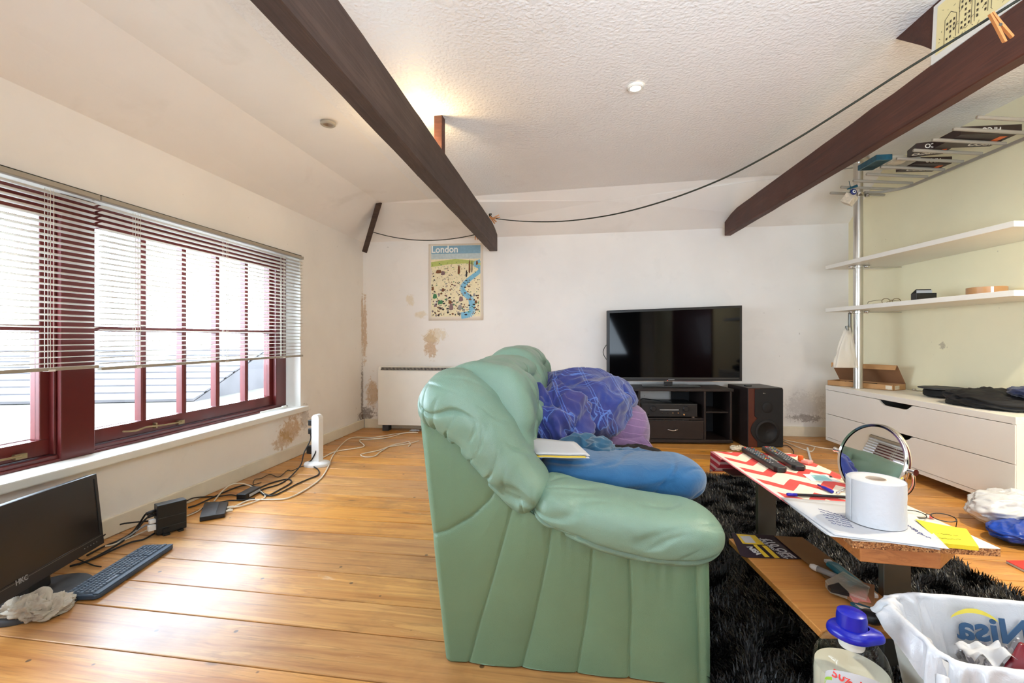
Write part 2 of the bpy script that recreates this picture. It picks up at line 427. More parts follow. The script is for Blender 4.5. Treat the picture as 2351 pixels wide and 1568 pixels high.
M['fur'] = simple('black_fur', srgb(30, 26, 26), .9, var=.4, vs=30, bump=.8, bs=120)
M['pine'] = wood_mat('orange_pine', srgb(200, 128, 70), srgb(164, 90, 44), srgb(100, 44, 24), .3, (2.2, 18, 18), .2, True)
M['oak'] = wood_mat('honey_oak_shelf', srgb(212, 150, 80), srgb(188, 122, 58), srgb(120, 70, 34), .3, (2.0, 40, 40), .2, False)
M['yellow'] = simple('yellow_sticky_paper', srgb(238, 222, 44), .65, var=.02)
M['kraft'] = simple('dull_kraft_paper', srgb(132, 98, 62), .75, var=.08)
M['card'] = simple('brown_cardboard', srgb(190, 142, 92), .7, var=.06, vs=20)
M['card_d'] = simple('brown_cardboard_inside', srgb(150, 106, 72), .75, var=.08)
M['red'] = simple('red_print', srgb(214, 52, 44), .5)
M['orange'] = simple('orange_plastic', srgb(232, 112, 50), .4)
M['pink'] = simple('pink_plastic', srgb(236, 150, 140), .3)
M['bluecap'] = simple('royal_blue_plastic', srgb(10, 22, 160), .3, var=.05, coat=.2)
M['bluepen'] = simple('blue_pen_plastic', srgb(36, 34, 160), .3)
M['bag'] = film_mat('white_carrier_film', srgb(212, 214, 218), .95)
M['bag_thin'] = film_mat('thin_clear_film', srgb(226, 220, 208), .62)
M['bag_blue'] = simple('blue_carrier_film', srgb(20, 62, 158), .28, var=.35, vs=14, bump=.8, bs=30)
M['bin'] = simple('ivory_bin_plastic', srgb(226, 222, 214), .45, var=.03)
M['nblue'] = simple('slate_blue_print', srgb(58, 92, 128), .5)
M['nyel'] = simple('yellow_print', srgb(232, 214, 84), .5)
M['pet'] = glass_mat('clear_bottle_plastic', (.93, .94, .92, 1), .05, 1.35)
M['milk'] = simple('milky_liquid', srgb(214, 210, 192), .35, var=.03)
M['foil'] = simple('silver_foil', srgb(190, 190, 196), .3, .8, var=.2, vs=20, bump=.6, bs=40)
M['maroon_wrap'] = simple('maroon_wrapper', srgb(112, 22, 36), .25, var=.15, vs=10)
M['leaf_d'] = simple('dark_plum_print', srgb(46, 32, 44), .4)
M['leaf_y'] = simple('leaflet_yellow', srgb(232, 196, 60), .4)
M['teal_pl'] = simple('teal_plastic', srgb(46, 132, 158), .35, var=.1)
M['teal_d'] = simple('dark_teal_print', srgb(16, 78, 98), .4, var=.3, vs=30)
M['clear'] = film_mat('clear_packaging', srgb(226, 222, 206), .35, .15)
M['brownprint'] = simple('dark_brown_print', srgb(52, 34, 30), .4, var=.2, vs=40)
M['tape'] = simple('brown_parcel_tape', srgb(176, 132, 88), .3, var=.08)
M['lit'] = emis('lit_lamp', (1, .9, .72, 1), 14)
M['lampoff'] = simple('dull_reflector', srgb(160, 140, 120), .3, .6)
M['peg'] = simple('wooden_peg', srgb(206, 136, 78), .6, var=.1)
M['line'] = simple('dark_green_line', srgb(42, 44, 34), .7)
M['wood_in'] = wall_mat
M['amp'] = simple('black_metal_case', srgb(24, 24, 26), .35, .3, var=.3, vs=14)
M['cherry'] = simple('cherry_veneer', srgb(84, 40, 28), .35, var=.2)
M['grey_print'] = simple('grey_print', srgb(150, 150, 150), .5)
M['glassy'] = simple('stand_glass', srgb(60, 62, 62), .08, spec=.7)
M['brass'] = simple('aged_brass', srgb(150, 128, 92), .4, .7, var=.2, vs=20)
M['cream_box'] = simple('printed_cream', srgb(220, 206, 182), .5, var=.2, vs=40)
# chipboard
s_ = NT('raw_chipboard'); co_ = s_.coord()
v_ = s_.N('ShaderNodeTexVoronoi'); v_.inputs['Scale'].default_value = 340; s_.L(co_, v_.inputs['Vector'])
s_.set(**{'Base Color': s_.ramp(v_.outputs[1], [(.1, srgb(92, 52, 28)), (.5, srgb(176, 112, 62)), (.9, srgb(216, 160, 104))]), 'Roughness': .85})
s_.bump(v_.outputs[0], .6, .002); M['chip'] = s_.mat
# chevron cloth
s_ = NT('red_chevron_cloth'); co_ = s_.coord(); sp_ = s_.N('ShaderNodeSeparateXYZ'); s_.L(co_, sp_.inputs[0])
zz = s_.math('PINGPONG', s_.math('SUBTRACT', sp_.outputs[0], .018), .055)
fr_ = s_.math('FRACT', s_.math('DIVIDE', s_.math('ADD', sp_.outputs[1], s_.math('MULTIPLY', zz, 1.25)), .135))
red_ = s_.math('LESS_THAN', fr_, .42)
edge_ = s_.math('LESS_THAN', sp_.outputs[0], .018)
hem_ = s_.math('LESS_THAN', sp_.outputs[0], .006)
c_ = s_.mix(red_, srgb(240, 226, 204), srgb(222, 76, 70)); c_ = s_.mix(edge_, c_, srgb(244, 222, 214)); c_ = s_.mix(hem_, c_, srgb(232, 130, 136))
s_.set(**{'Base Color': c_, 'Roughness': .6}); s_.bump(s_.noise(co_, 700, 2), .2, .001); M['chevron'] = s_.mat
s_ = NT('red_striped_hem'); co_ = s_.coord(); sp_ = s_.N('ShaderNodeSeparateXYZ'); s_.L(co_, sp_.inputs[0])
st_ = s_.math('LESS_THAN', s_.math('FRACT', s_.math('DIVIDE', sp_.outputs[2], .026)), .4)
s_.set(**{'Base Color': s_.mix(st_, srgb(206, 44, 58), srgb(240, 190, 186)), 'Roughness': .7}); M['hem'] = s_.mat
# ------------------------------------------------------------------ the room
LX = lambda Y: -2.1056+.133*Y            # left wall line
C0 = Vector((-1.4965, 4.578, 0)); C1 = Vector((3.05, 4.125, 0))
dL = Vector((.133, 1, 0)).normalized(); nL = Vector((-dL.y, dL.x, 0))
RX = lambda Y: 3.05-.08*(4.125-Y)        # right wall line
dR = Vector((.08, 1, 0)).normalized(); nR = Vector((dR.y, -dR.x, 0))
dB = (C1-C0).normalized(); nB = Vector((-dB.y, dB.x, 0))
YR = -1.6                                # rear wall
ML = Mx(C0, -dL, nL, (0, 0, 1))          # left wall frame: u towards camera, v outward, z up
def Lu(px, v=0.0):
    k = (px-CX)/F; p0 = C0+nL*v
    # C0+nL v - u dL on ray x=kY
    u = (p0.x-k*p0.y)/(dL.x-k*dL.y); return u
def Lz(px, py, v=0.0):
    u = Lu(px, v); Y = (C0+nL*v-dL*u).y; return H-(py-HY)*Y/F
def lw(u, v, z): return ML @ Vector((u, v, z))

# floor boards: each board is a part of the floor
floor = thing('floor', None, None, (0, 0, 0), 0, kind='structure')
eP = Vector((.988, -.152, 0)).normalized(); dP = Vector((.152, .988, 0)).normalized()
K = .857
bounds = [K*t for t in (1.313, 1.522, 1.70, 1.899, 2.10, 2.279)]
while bounds[-1] < 4.9: bounds.append(bounds[-1]+random.uniform(.155, .172))
while bounds[0] > -1.9: bounds.insert(0, bounds[0]-random.uniform(.158, .178))
aP = math.atan2(eP.y, eP.x)
def plank(s0, s1, t0, t1):
    o = dP*((t0+t1)/2)+eP*s0
    m = MB(); L_ = s1-s0; w_ = (t1-t0)-.0048
    m.box(0, L_-.0015, -w_/2, w_/2, -.02, random.uniform(-.0012, 0))
    ob = m.build('plank', M['floor'], floor, local=True, bevel=.0016, seg=1)
    ob.location = o; ob.rotation_euler = (0, 0, aP)
for t0, t1 in zip(bounds[:-1], bounds[1:]):
    tc = (t0+t1)/2; base = dP*tc
    # intersections with left and right wall lines
    sl = (LX(base.y)-base.x)/(eP.x-.133*eP.y); sr = (RX(base.y)-base.x)/(eP.x-.08*eP.y)
    yb = lambda s: (base+eP*s).y
    if yb(0) < YR-.1: continue
    # far boards are cut by the back wall
    if tc > 4.1: sl = max(sl, -9)
    s = sl+.01; end = sr-.01
    if (base+eP*s).y > 4.578: # starts behind the back wall
        k_ = (C0.y-.0997*(base.x+1.4965)-base.y)/(eP.y+.0997*eP.x); s = max(s, k_+.01)
        if s > end-.2: continue
    cuts = [s]
    if random.random() < .55:
        cuts.append(random.uniform(s+1.2, end-1.0) if end-s > 2.6 else s)
    cuts.append(end)
    for a, b in zip(cuts[:-1], cuts[1:]):
        if b-a > .1: plank(a, b, t0, t1)
m = MB(); m.box(-2.6, 3.6, YR-.1, 4.8, -.06, -.021); m.build('subfloor', simple('dark_subfloor', srgb(30, 20, 14), .9), floor)

# walls
U1, U2 = Lu(690), C0.y*1.0088-.3
ZS, ZT = .365, 1.527
ULEN = (C0.y-YR)*1.0088
wallL = wall_mat('left_wall_plaster', WALLC, [
    (tuple(lw(Lu(668), 0, Lz(668, 985))), (.16, .20, .14), .8, 'damp'),
    (tuple(lw(Lu(650), 0, Lz(650, 1010))), (.15, .16, .10), .7, 'damp'),
    (tuple(lw(Lu(700), 0, Lz(700, 960))), (.10, .10, .16), .4, 'mould'),
    (tuple(lw(.02, 0, .35)), (.05, .05, .5), .75, 'mould'),
    (tuple(lw(.02, 0, .12)), (.15, .16, .08), .8, 'mould'),
    (tuple(lw(.02, 0, 1.05)), (.04, .04, .45), .6, 'damp')])
m = MB(); m.M = ML
m.box(-.3, U1, 0, .3, -.05, 1.86); m.box(U2, ULEN, 0, .3, -.05, 1.86)
m.box(U1, U2, 0, .3, -.05, ZS-.03); m.box(U1, U2, 0, .3, ZT, 1.86)
m.build('wall_left', wallL, kind='structure')
MBk = Mx(C0, dB, nB, (0, 0, 1))
bw = lambda px, py, v=0: onplane(px, py, C0+nB*v, nB)
wallB = wall_mat('back_wall_plaster', srgb(243, 238, 232), [
    (tuple(bw(988, 792)), (.10, .2, .22), .75, 'damp'), (tuple(bw(1000, 770)), (.18, .2, .10), .6, 'peel'),
    (tuple(bw(942, 688)), (.06, .2, .09), .6, 'peel'), (tuple(bw(968, 722)), (.08, .2, .06), .6, 'peel'),
    (tuple(bw(855, 905)), (.10, .2, .22), .8, 'damp'), (tuple(bw(842, 950)), (.14, .2, .12), .85, 'mould'),
    (tuple(bw(838, 760)), (.035, .2, .5), .7, 'damp'), (tuple(bw(1850, 960)), (.25, .2, .06), .6, 'mould'),
    (tuple(bw(1850, 930)), (.3, .2, .2), .2, 'mould')])
LB_ = (C1-C0).length
m = MB(); m.M = MBk
m.hexa([(0, 0, -.05), (LB_, 0, -.05), (LB_, .25, -.05), (0, .25, -.05), (0, 0, 1.86), (LB_, 0, 1.94), (LB_, .25, 1.94), (0, .25, 1.86)])
m.build('wall_back', wallB, kind='structure')
B4 = Vector((RX(3.66), 3.66, 2.300))
m = MB()
RT = [(C1.x, C1.y, -.05), (RX(YR), YR, -.05), (RX(YR), YR, 2.24), (RX(2.66), 2.66, 2.289), (B4.x, B4.y, B4.z), (C1.x, C1.y, 1.94)]
m.prism(RT, nR*.25)
wallR = wall_mat('right_wall_plaster', srgb(247, 238, 202), [(tuple(onplane(2165, 792, C1, nR)), (.1, .05, .04), .5, 'mould')], patches=False)
m.build('wall_right', wallR, kind='structure')
m = MB(); m.box(LX(YR)-.3, RX(YR)+.3, YR-.25, YR, -.05, 2.3)
m.build('wall_rear', wall_mat('rear_wall_plaster', srgb(236, 232, 228), patches=False), kind='structure')

# ceiling: flat stippled field and the sloping strips
cr1a, cr1b = onz(874, 466, 2.09), onz(180, 0, 2.09)
cr2a, cr2b = onz(985, 457, 2.117), onz(515, 0, 2.117)
def ext(a, b, Y): t = (Y-a.y)/(b.y-a.y); return a+(b-a)*t
cr1r, cr2r = ext(cr1a, cr1b, YR), ext(cr2a, cr2b, YR)
B2, B3 = onz(1300, 435, 2.172), onz(1890, 395, 2.27)
wl0 = Vector((C0.x, C0.y, 1.86)); wlr = Vector((LX(YR), YR, 1.86)); wr0 = Vector((C1.x, C1.y, 1.94))
def panel(name, pts, mat, parent=None, kind=None):
    m = MB(); up = Vector((0, 0, .05))
    c = sum((Vector(p) for p in pts), Vector())/len(pts)
    n = len(pts); b = m._a(pts); b2 = m._a([Vector(p)+up for p in pts]); ci = m._a([c]); ct = m._a([c+up])
    for i in range(n):
        j = (i+1) % n; m.face((b+i, b+j, ci)); m.face((b2+j, b2+i, ct)); m.face((b+i, b2+i, b2+j, b+j))
    return m.build(name, mat, parent, kind=kind)
RR = Vector((RX(YR), YR, 2.24)); RM = Vector((RX(2.66), 2.66, 2.289))
# main field as a fan of quads so that it stays near-planar
m = MB(); back = [cr2a, B2, B3, B4]; front = [cr2r, lerp(cr2r, RR, .45), lerp(cr2r, RR, .85), RR]
N_ = 12
for i in range(3):
    m.grid(lambda u, v, i=i: lerp(lerp(back[i], back[i+1], u), lerp(front[i], front[i+1], u), v), 5, N_)
ceil = m.build('ceiling', M['ceil'], kind='structure', solid=0)
panel('slope', [wl0, cr1a, cr1r, wlr], M['slope'], ceil)
panel('slope', [cr1a, cr2a, cr2r, cr1r], M['slope'], ceil)
panel('slope', [wl0, wr0, B4, B3, B2, cr2a, cr1a], M['slope'], ceil)

# baseboards
m = MB(); m.M = ML; m.box(.012, ULEN, -.016, -.0005, 0, .086); m.build('baseboard_left', M['skirt'], kind='structure', bevel=.004)
m = MB(); m.M = MBk; m.box(.02, LB_-.02, -.016, -.0005, 0, .09); m.build('baseboard_back', M['skirt'], kind='structure', bevel=.004)
m = MB(); mr = Mx(C1, -dR, nR, (0, 0, 1)); m.M = mr; m.box(.02, 5.6, -.016, -.0005, 0, .09); m.build('baseboard_right', M['skirt'], kind='structure', bevel=.004)

# ---- window frame, white reveal and sill
m = MB(); m.M = ML
m.box(U1-.045, U2+.04, -.045, .0, .333, .372); m.box(U1, U2, 0, .16, .333, .372)
m.build('trim_1', M['white_gloss'], kind='structure', bevel=.006)
m = MB(); m.M = ML
m.box(U1-.001, U1+.004, -.002, .17, .372, ZT); m.box(U1, U2, .0, .17, ZT-.006, ZT-.001)
m.build('trim_2', M['white_gloss'], kind='structure')
VF, VC, VG = .10, .13, .15
uj0, uj1 = Lu(657, VF), Lu(634, VF)                  # far jamb of the outer frame
up0, up1 = Lu(218.6, .085), Lu(140, .085)            # the broad post between the casements
zf0, zf1 = .372, ZT-.006
def win(name, u0, u1, cols, extra_right, latch):
    """outer frame from u0 to u1, casement and panes inside"""
    w_ = thing(name, None, None, tuple(lw((u0+u1)/2, VF, zf0)), math.atan2(-dL.y, -dL.x), kind='structure')
    m = MB(); m.M = ML
    m.box(u0, u1, VF, .2, zf0, zf0+.028); m.box(u0, u1, VF-.012, .2, zf0, zf0+.012); m.box(u0, u1, VF, .2, zf1-.03, zf1)
    m.build('frame', M['red_paint'], w_, bevel=.003)
    z0, z1, zm = .470, 1.426, .943
    cu0, cu1 = extra_right
    m = MB(); m.M = ML
    m.box(cu0, cu1, VC, VG+.03, zf0+.03, z0); m.box(cu0, cu1, VC, VG+.03, z1, zf1-.03)
    m.box(cu0, cols[0], VC, VG+.03, z0, z1); m.box(cols[-1], cu1, VC, VG+.03, z0, z1)
    m.build('casement', M['red_paint'], w_, bevel=.004)
    for i in range(1, len(cols)-1):
        m = MB(); m.M = ML; c = cols[i]
        m.prism([(c-.015, VC+.004, z0), (c+.015, VC+.004, z0), (c+.009, VC-.002, z0), (c-.009, VC-.002, z0)], (0, 0, z1-z0))
        m.box(c-.015, c+.015, VC+.004, VG+.02, z0, z1)
        m.build('muntin', M['red_paint'], w_)
    m = MB(); m.M = ML; m.box(cols[0], cols[-1], VC, VG+.02, zm-.012, zm+.012); m.build('transom', M['red_paint'], w_, bevel=.003)
    for i in range(len(cols)-1):
        for (a, b) in ((z0, zm), (zm, z1)):
            m = MB(); m.M = ML; m.box(cols[i], cols[i+1], VG, VG+.004, a, b); m.build('pane', M['glass'], w_)
    # casement stay and its pins
    m = MB(); m.M = ML
    ls, le, zz_ = latch
    m.tube([lw_ for lw_ in spline([(ls, VC-.02, zz_), (lerp(ls, le, .35), VC-.024, zz_+.004), (lerp(ls, le, .6), VC-.022, zz_+.012), (lerp(ls, le, .8), VC-.026, zz_+.006), (le, VC-.03, zz_+.016)], 5)], .0045, 6)
    m.box(ls-.02, ls+.02, VC-.02, VC-.001, zz_-.012, zz_+.008)
    m.box(lerp(ls, le, .45)-.004, lerp(ls, le, .45)+.004, VC-.022, VC, zz_-.004, zz_+.022)
    m.build('stay', M['brass'], w_)
    return w_
vm = VC
cols1 = [Lu(619, VC), Lu(567, vm), Lu(501, vm), Lu(424, vm), Lu(331, vm), Lu(331, vm)+(Lu(331, vm)-Lu(424, vm))]
win('window_1', uj0, up1, cols1, (uj1, up1-.03), (Lu(410, VC), Lu(270, VC), .425))
pw = cols1[4]-cols1[3]
cu0 = Lu(123, VC); c0_ = Lu(91, VC)
cols2 = [c0_+i*pw for i in range(6)]
win('window_2', up0, cols2[-1]+.1, cols2, (cu0, cols2[-1]+.05), (Lu(40, VC), Lu(40, VC)+.35, .425))
m = MB(); m.M = ML; m.box(uj0, uj1, VF, .2, zf0, zf1); m.build('trim_3', M['red_paint'], kind='structure', bevel=.003)
m = MB(); m.M = ML; m.box(up0, up1, .085, .2, zf0+.001, zf1-.001); m.box(up1, up1+.012, .105, .2, zf0+.03, zf1-.03)
m.build('trim_4', M['red_paint'], kind='structure', bevel=.004)
# loose white stay bar lying at the far end of the sill
tag(MB().tube([lw(Lu(598, .06), .06, .384), lw(Lu(652, .05), .05, .386)], .005, 6).tube([lw(Lu(648, .05), .05, .386), lw(Lu(656, .05), .05, .386)], .009, 8)
    .build('window_stay', M['white_gloss'], origin=tuple(lw(Lu(620), .05, .372))), 'white metal window stay bar lying loose on the far end of the sill', 'window stay')

# ---- venetian blinds
def blind(name, label, u0, u1, zb, cords, wand=None):
    b = thing(name, label, 'blind', tuple(lw((u0+u1)/2, -.012, zb)), math.atan2(-dL.y, -dL.x), group=None)
    m = MB(); m.M = ML; m.box(u0, u1, -.028, .004, ZT-.020, ZT); m.box(u0-.002, u0+.003, -.03, .006, ZT-.022, ZT+.001)
    m.build('headrail', M['rail'], b, bevel=.002)
    m = MB(); m.M = ML; m.box(u0, u1, -.027, -.001, zb, zb+.014); m.build('bottom_rail', M['rail'], b, bevel=.003)
    for c in cords:
        m = MB(); m.M = ML; m.box(c-.012, c+.012, -.0285, .0005, zb-.002, zb+.006); m.build('cord_guide', M['white_pl'], b)
    n = int(round((ZT-.04-zb-.02)/.0243)); tl = math.radians(-12)
    def sl(s, t):
        x = (s-.5)*.025; c = .0016*(1-(2*s-1)**2)
        return Vector((lerp(u0+.003, u1-.003, t), -.014+x*math.cos(tl), x*math.sin(tl)+c))
    mm = MB(); mm.grid(sl, 4, 2)
    me0 = None
    for i in range(n):
        z = zb+.03+i*(ZT-.045-zb-.03)/(n-1)
        if me0 is None:
            o = mm.build('slat', M['slat'], b, local=True, smooth=True, solid=.0012); me0 = o.data
        else:
            o = bpy.data.objects.new('slat', me0); COL.objects.link(o); o.parent = b
            q = o.modifiers.new('s', 'SOLIDIFY'); q.thickness = .0012; q.offset = 0
        o.matrix_parent_inverse = FRAME[b].inverted() @ ML; o.location = (0, 0, z)
        o.rotation_euler = (random.uniform(-.03, .03), 0, 0)
    for c in cords:
        m = MB(); m.M = ML
        for du in (-.006, .006):
            for vv in (-.0275, -.0005): m.box(c+du-.0007, c+du+.0007, vv-.0007, vv+.0007, zb+.01, ZT-.028)
        m.build('ladder_cord', M['cord'], b)
    if wand:
        m = MB(); m.M = ML; m.tube([(wand, -.034, ZT-.02), (wand, -.034, zb+.16)], .0012, 5)
        m.lathe([(.001, .03), (.004, .02), (.006, 0), (.001, -.002)], 8, (wand, -.034, zb+.13)); m.build('pull_cord', M['cord'], b)
    return b
blind('venetian_blind', 'long white venetian blind over the casement right of the broad red post', Lu(689), Lu(221.5), .757, [Lu(645), Lu(512), Lu(308)], Lu(679))
blind('venetian_blind', 'white venetian blind cut off by the left edge, left of the broad red post', Lu(216), U2-.05, .768, [Lu(106), Lu(106)+.62, Lu(106)+1.1])
tag(MB().tube([lw(U1-.0, -.006, ZT+.008), lw(lerp(U1, U2, .3), -.006, ZT+.006), lw(U2, -.006, ZT+.008)], .003, 6)
    .build('curtain_wire', M['line'], origin=tuple(lw(U1, -.006, ZT))), 'thin dark wire stretched along the wall just above the blinds', 'wire')

# ---- what the window looks on to: pale terrace and a low slated roof
tag(MB().box(-16, -2.75, -6, 14, -.12, .02).build('roof_terrace', simple('pale_gravel_roof', srgb(70, 66, 56), .9, var=.25, vs=3), origin=(-6, 3, 0)), kind='structure')
rt = thing('slate_roof', 'pale grey slated roof slope seen outside through the lower window panes', 'roof', (-7.5, 7.2, 0))
slm = simple('weathered_slate', srgb(62, 58, 58), .8, var=.2, vs=3)
MB().prism([(-11, 5.4, .02), (-11, 9.4, .02), (-11, 7.4, .72)], (6.6, .9, 0)).build('roof_deck', slm, rt)
for r in range(9):
    m = MB(); t0 = r/9; t1 = (r+1.25)/9
    a = lerp(Vector((-11, 5.38, .03)), Vector((-11, 7.4, .74)), t0); b_ = lerp(Vector((-11, 5.38, .03)), Vector((-11, 7.4, .74)), min(t1, 1))
    m.prism([a, b_, b_+Vector((0, 0, .012)), a+Vector((0, 0, .035))], (6.6, .9, 0)); m.build('slate_course', slm, rt)

# ------------------------------------------------------------------ beams and posts
def beam(name, label, bx, by, Ya, Yb, zba, zbb, zta, ztb, th, side, mat, cham=.05):
    """vertical plank beam; face plane X = bx + by*Y; a = near end, b = far end"""
    d = Vector((by, 1, 0)).normalized(); n = Vector((d.y, -d.x, 0))*side
    X = lambda Y: bx+by*Y
    o = Vector((X(Ya), Ya, zba)); L_ = (Vector((X(Yb), Yb, 0))-Vector((X(Ya), Ya, 0))).length
    me = MB(); nseg = 40
    prof = []
    def ring(i):
        t = i/(nseg); s = t*L_
        zb = lerp(zba, zbb, t)-zba; zt = lerp(zta, ztb, t)-zba
        if t > .96: zt -= cham*(t-.96)/.04
        wb = .004*mn.noise((s*4, 1, 0))+.003*mn.noise((s*15, 2, 0)); wt = .005*mn.noise((s*5, 5, 0))
        wf = .003*mn.noise((s*6, 9, 0))
        # chipped lower edge
        ch = .004+.006*max(0, mn.noise((s*11, 3, 3)))
        return [(s, -wf, zb+ch), (s, -ch-wf, zb+wb*.5), (s, -th, zb+wb), (s, -th, zt+wt), (s, -.004, zt+wt), (s, -wf, zt-.006)]
    b = []
    for i in range(nseg+1): b.append(me._a(ring(i)))
    for i in range(nseg):
        for k in range(6):
            k2 = (k+1) % 6; me.face((b[i]+k, b[i]+k2, b[i+1]+k2, b[i+1]+k))
    me.face([b[0]+k for k in range(6)]); me.face([b[-1]+k for k in range(6)][::-1])
    Mb = Matrix((d, n, Vector((0, 0, 1)))).transposed().to_4x4()
    Mb.translation = o
    wv = [Mb @ p for p in me.v]; me.v = wv
    ang = math.atan2(d.y, d.x)
    return me.build(name, mat, origin=tuple(o), rz=ang, label=label, cat='beam')
# side = +1: the seen face looks to +x and the wood lies to its left
beam('wooden_beam', 'dark brown rough plank beam running from the middle of the back wall overhead', -.142-.133*4.285, .133, -1.5, 4.31, 1.722, 1.722, 1.934, 1.934, .072, 1, M['beam'])
beam('wooden_beam', 'reddish dark beam on the right, carrying a picture and ending left of the shelves', 1.457, .1144, -1.5, 4.13, 1.77, 1.829, 1.955, 2.006, .052, -1, M['beam_red'])
# short post from beam to ceiling
pb = Vector((-.142-.133*(4.285-2.56)-.036, 2.56, 1.92))
m = MB(); m.M = Matrix.Translation(pb) @ Matrix.Rotation(-.13, 4, 'Z'); m.box(-.024, .024, -.03, .03, 0, .232)
m.build('ceiling_post', M['beam_red'], origin=tuple(pb), label='short red-brown wooden post between the middle beam and the ceiling', cat='post', bevel=.004)
# hip strut in the left back corner
hp = thing('corner_strut', 'short dark wooden strut in the sloping corner above the left wall', 'strut', tuple(P(835, 576, 4.45)))
m = MB()
a0, a1 = P(838, 575, 4.40), P(870, 467, 3.99)
ax = (a1-a0).normalized(); sx = Vector((1, 0, 0)); sx = (sx-ax*sx.dot(ax)).normalized(); sy = ax.cross(sx)
m.prism([a0-sx*.024-sy*.03, a0+sx*.024-sy*.03, a0+sx*.024+sy*.05, a0-sx*.024+sy*.05], a1-a0+ax*.0)
m.build('strut_timber', M['beam'], hp, bevel=.004)
# diagonal brace on the right beam, behind the picture
bp = lambda Y, z, o=.0: Vector((1.457+.1144*Y+.012+o, Y, z))
m = MB(); m.prism([bp(2.05, 2.253), bp(1.87, 2.10), bp(1.74, 1.975), bp(1.40, 1.965), bp(1.80, 2.242)], (.036, -.004, 0))
m.build('diagonal_brace', M['beam_red'], origin=tuple(bp(1.6, 1.98)), label='dark red diagonal timber brace from the right beam up to the ceiling', cat='brace', bevel=.003)

# ------------------------------------------------------------------ ceiling lamps
def downlight(px, py, z, label, lit, yaw=0):
    p = onz(px, py, z); t = thing('ceiling_light', label, 'ceiling light', tuple(p), 0, group=None)
    m = MB(); m.lathe([(.026, -.001), (.027, -.006), (.036, -.007), (.041, -.003), (.041, .006), (.026, .006)], 32, tuple(p), cap=False)
    m.build('trim_ring', M['white_gloss'] if lit else M['rail'], t, smooth=True, sharp=40)
    m = MB(); m.lathe([(0.0001, .004), (.012, .003), (.026, -.002)], 24, tuple(p), cap=False); m.build('bulb', M['lit'] if lit else M['lampoff'], t, smooth=True)
    return p
p1 = downlight(1459, 201, 2.172, 'round recessed ceiling light, switched on, right of the middle beam', True)
p2 = downlight(753, 285, 2.098, 'round recessed ceiling light, switched off, left of the middle beam', False)
def spot(name, p, e, col, sz=.03, blend=1, ang=150):
    d = bpy.data.lights.new(name, 'SPOT'); d.energy = e; d.color = col; d.shadow_soft_size = sz; d.spot_size = math.radians(ang); d.spot_blend = blend
    o = bpy.data.objects.new(name, d); COL.objects.link(o); o.location = p; return o
spot('lamp_right', p1+Vector((0, 0, -.02)), 4, (1, .84, .62))
p3 = Vector((2.15, 1.25, 2.222))
t = thing('ceiling_light', 'round recessed ceiling light added out of view to brighten the right wall', 'ceiling light', tuple(p3))
m = MB(); m.lathe([(.026, -.001), (.027, -.006), (.036, -.007), (.041, -.003), (.041, .006), (.026, .006)], 32, tuple(p3), cap=False); m.build('trim_ring', M['white_gloss'], t, smooth=True)
m = MB(); m.lathe([(0.0001, .004), (.026, -.002)], 24, tuple(p3), cap=False); m.build('bulb', M['lit'], t)
spot('fill_near', p3+Vector((0, 0, -.03)), 125, (1, .88, .66), .05)  # added lamp, warms and brightens the right wall
p3 = Vector((.2, .75, 2.14)); 
# dark panels added behind the camera, one red, to darken the television's reflection
m = MB(); m.prism([(RX(-.5)-.03, -.5, 0), (RX(1.1)-.03, 1.1, 0), (RX(1.1)-.03, 1.1, 2.0), (RX(-.5)-.03, -.5, 2.0)], (.028, 0, 0)); m.build('reflected_panel_1', M['red_paint'], kind='structure', bevel=.004)
m = MB(); m.box(1.2, 2.3, YR, YR+.05, 0, 1.95); m.build('reflected_panel_2', M['stand'], kind='structure', bevel=.004)
# a bare warm bulb clipped on the hidden side of the beam, left of the post
q = P(948, 292, 2.52); q = Vector((-.142-.133*(4.285-2.50)-.125, 2.50, 1.90))
bl = thing('spot_lamp', 'warm bulb clipped to the hidden side of the middle beam, only its glow showing', 'lamp', tuple(q))
m = MB(); m.lathe([(.012, -.05), (.014, -.02), (.028, .0), (.03, .02), (.018, .042), (.0001, .05)], 20, tuple(q)); m.build('bulb', emis('warm_bulb', (1, .72, .36, 1), 4), bl, smooth=True)
m = MB(); m.lathe([(.016, -.11), (.016, -.045)], 16, tuple(q)); m.box(q.x-.004, q.x+.1, q.y-.01, q.y+.01, q.z-.115, q.z-.10); m.build('holder', M['black'], bl)
d = bpy.data.lights.new('warm_bulb_light', 'POINT'); d.energy = 3.6; d.color = (1, .70, .34); d.shadow_soft_size = .03
o = bpy.data.objects.new('warm_bulb_light', d); COL.objects.link(o); o.location = q+Vector((0, 0, .075))
# ------------------------------------------------------------------ sofa
SO = Vector((-.187, 1.256, 0)); th_ = math.atan(.133)
sx_ = Vector((math.cos(th_), -math.sin(th_), 0)); sy_ = Vector((math.sin(th_), math.cos(th_), 0))
MS = Mx(SO, sx_, sy_, (0, 0, 1))
def S(x, y, z): return MS @ Vector((x, y, z))
def sp(px, py, c=0.0):
    p = MS.inverted() @ onplane(px, py, SO+sy_*c, sy_); return p.x, p.z
sofa = thing('sofa', 'sage green leather two-seat sofa seen end-on, with padded arm and tufted back', 'sofa', tuple(SO), -th_)
SLEN = 1.42
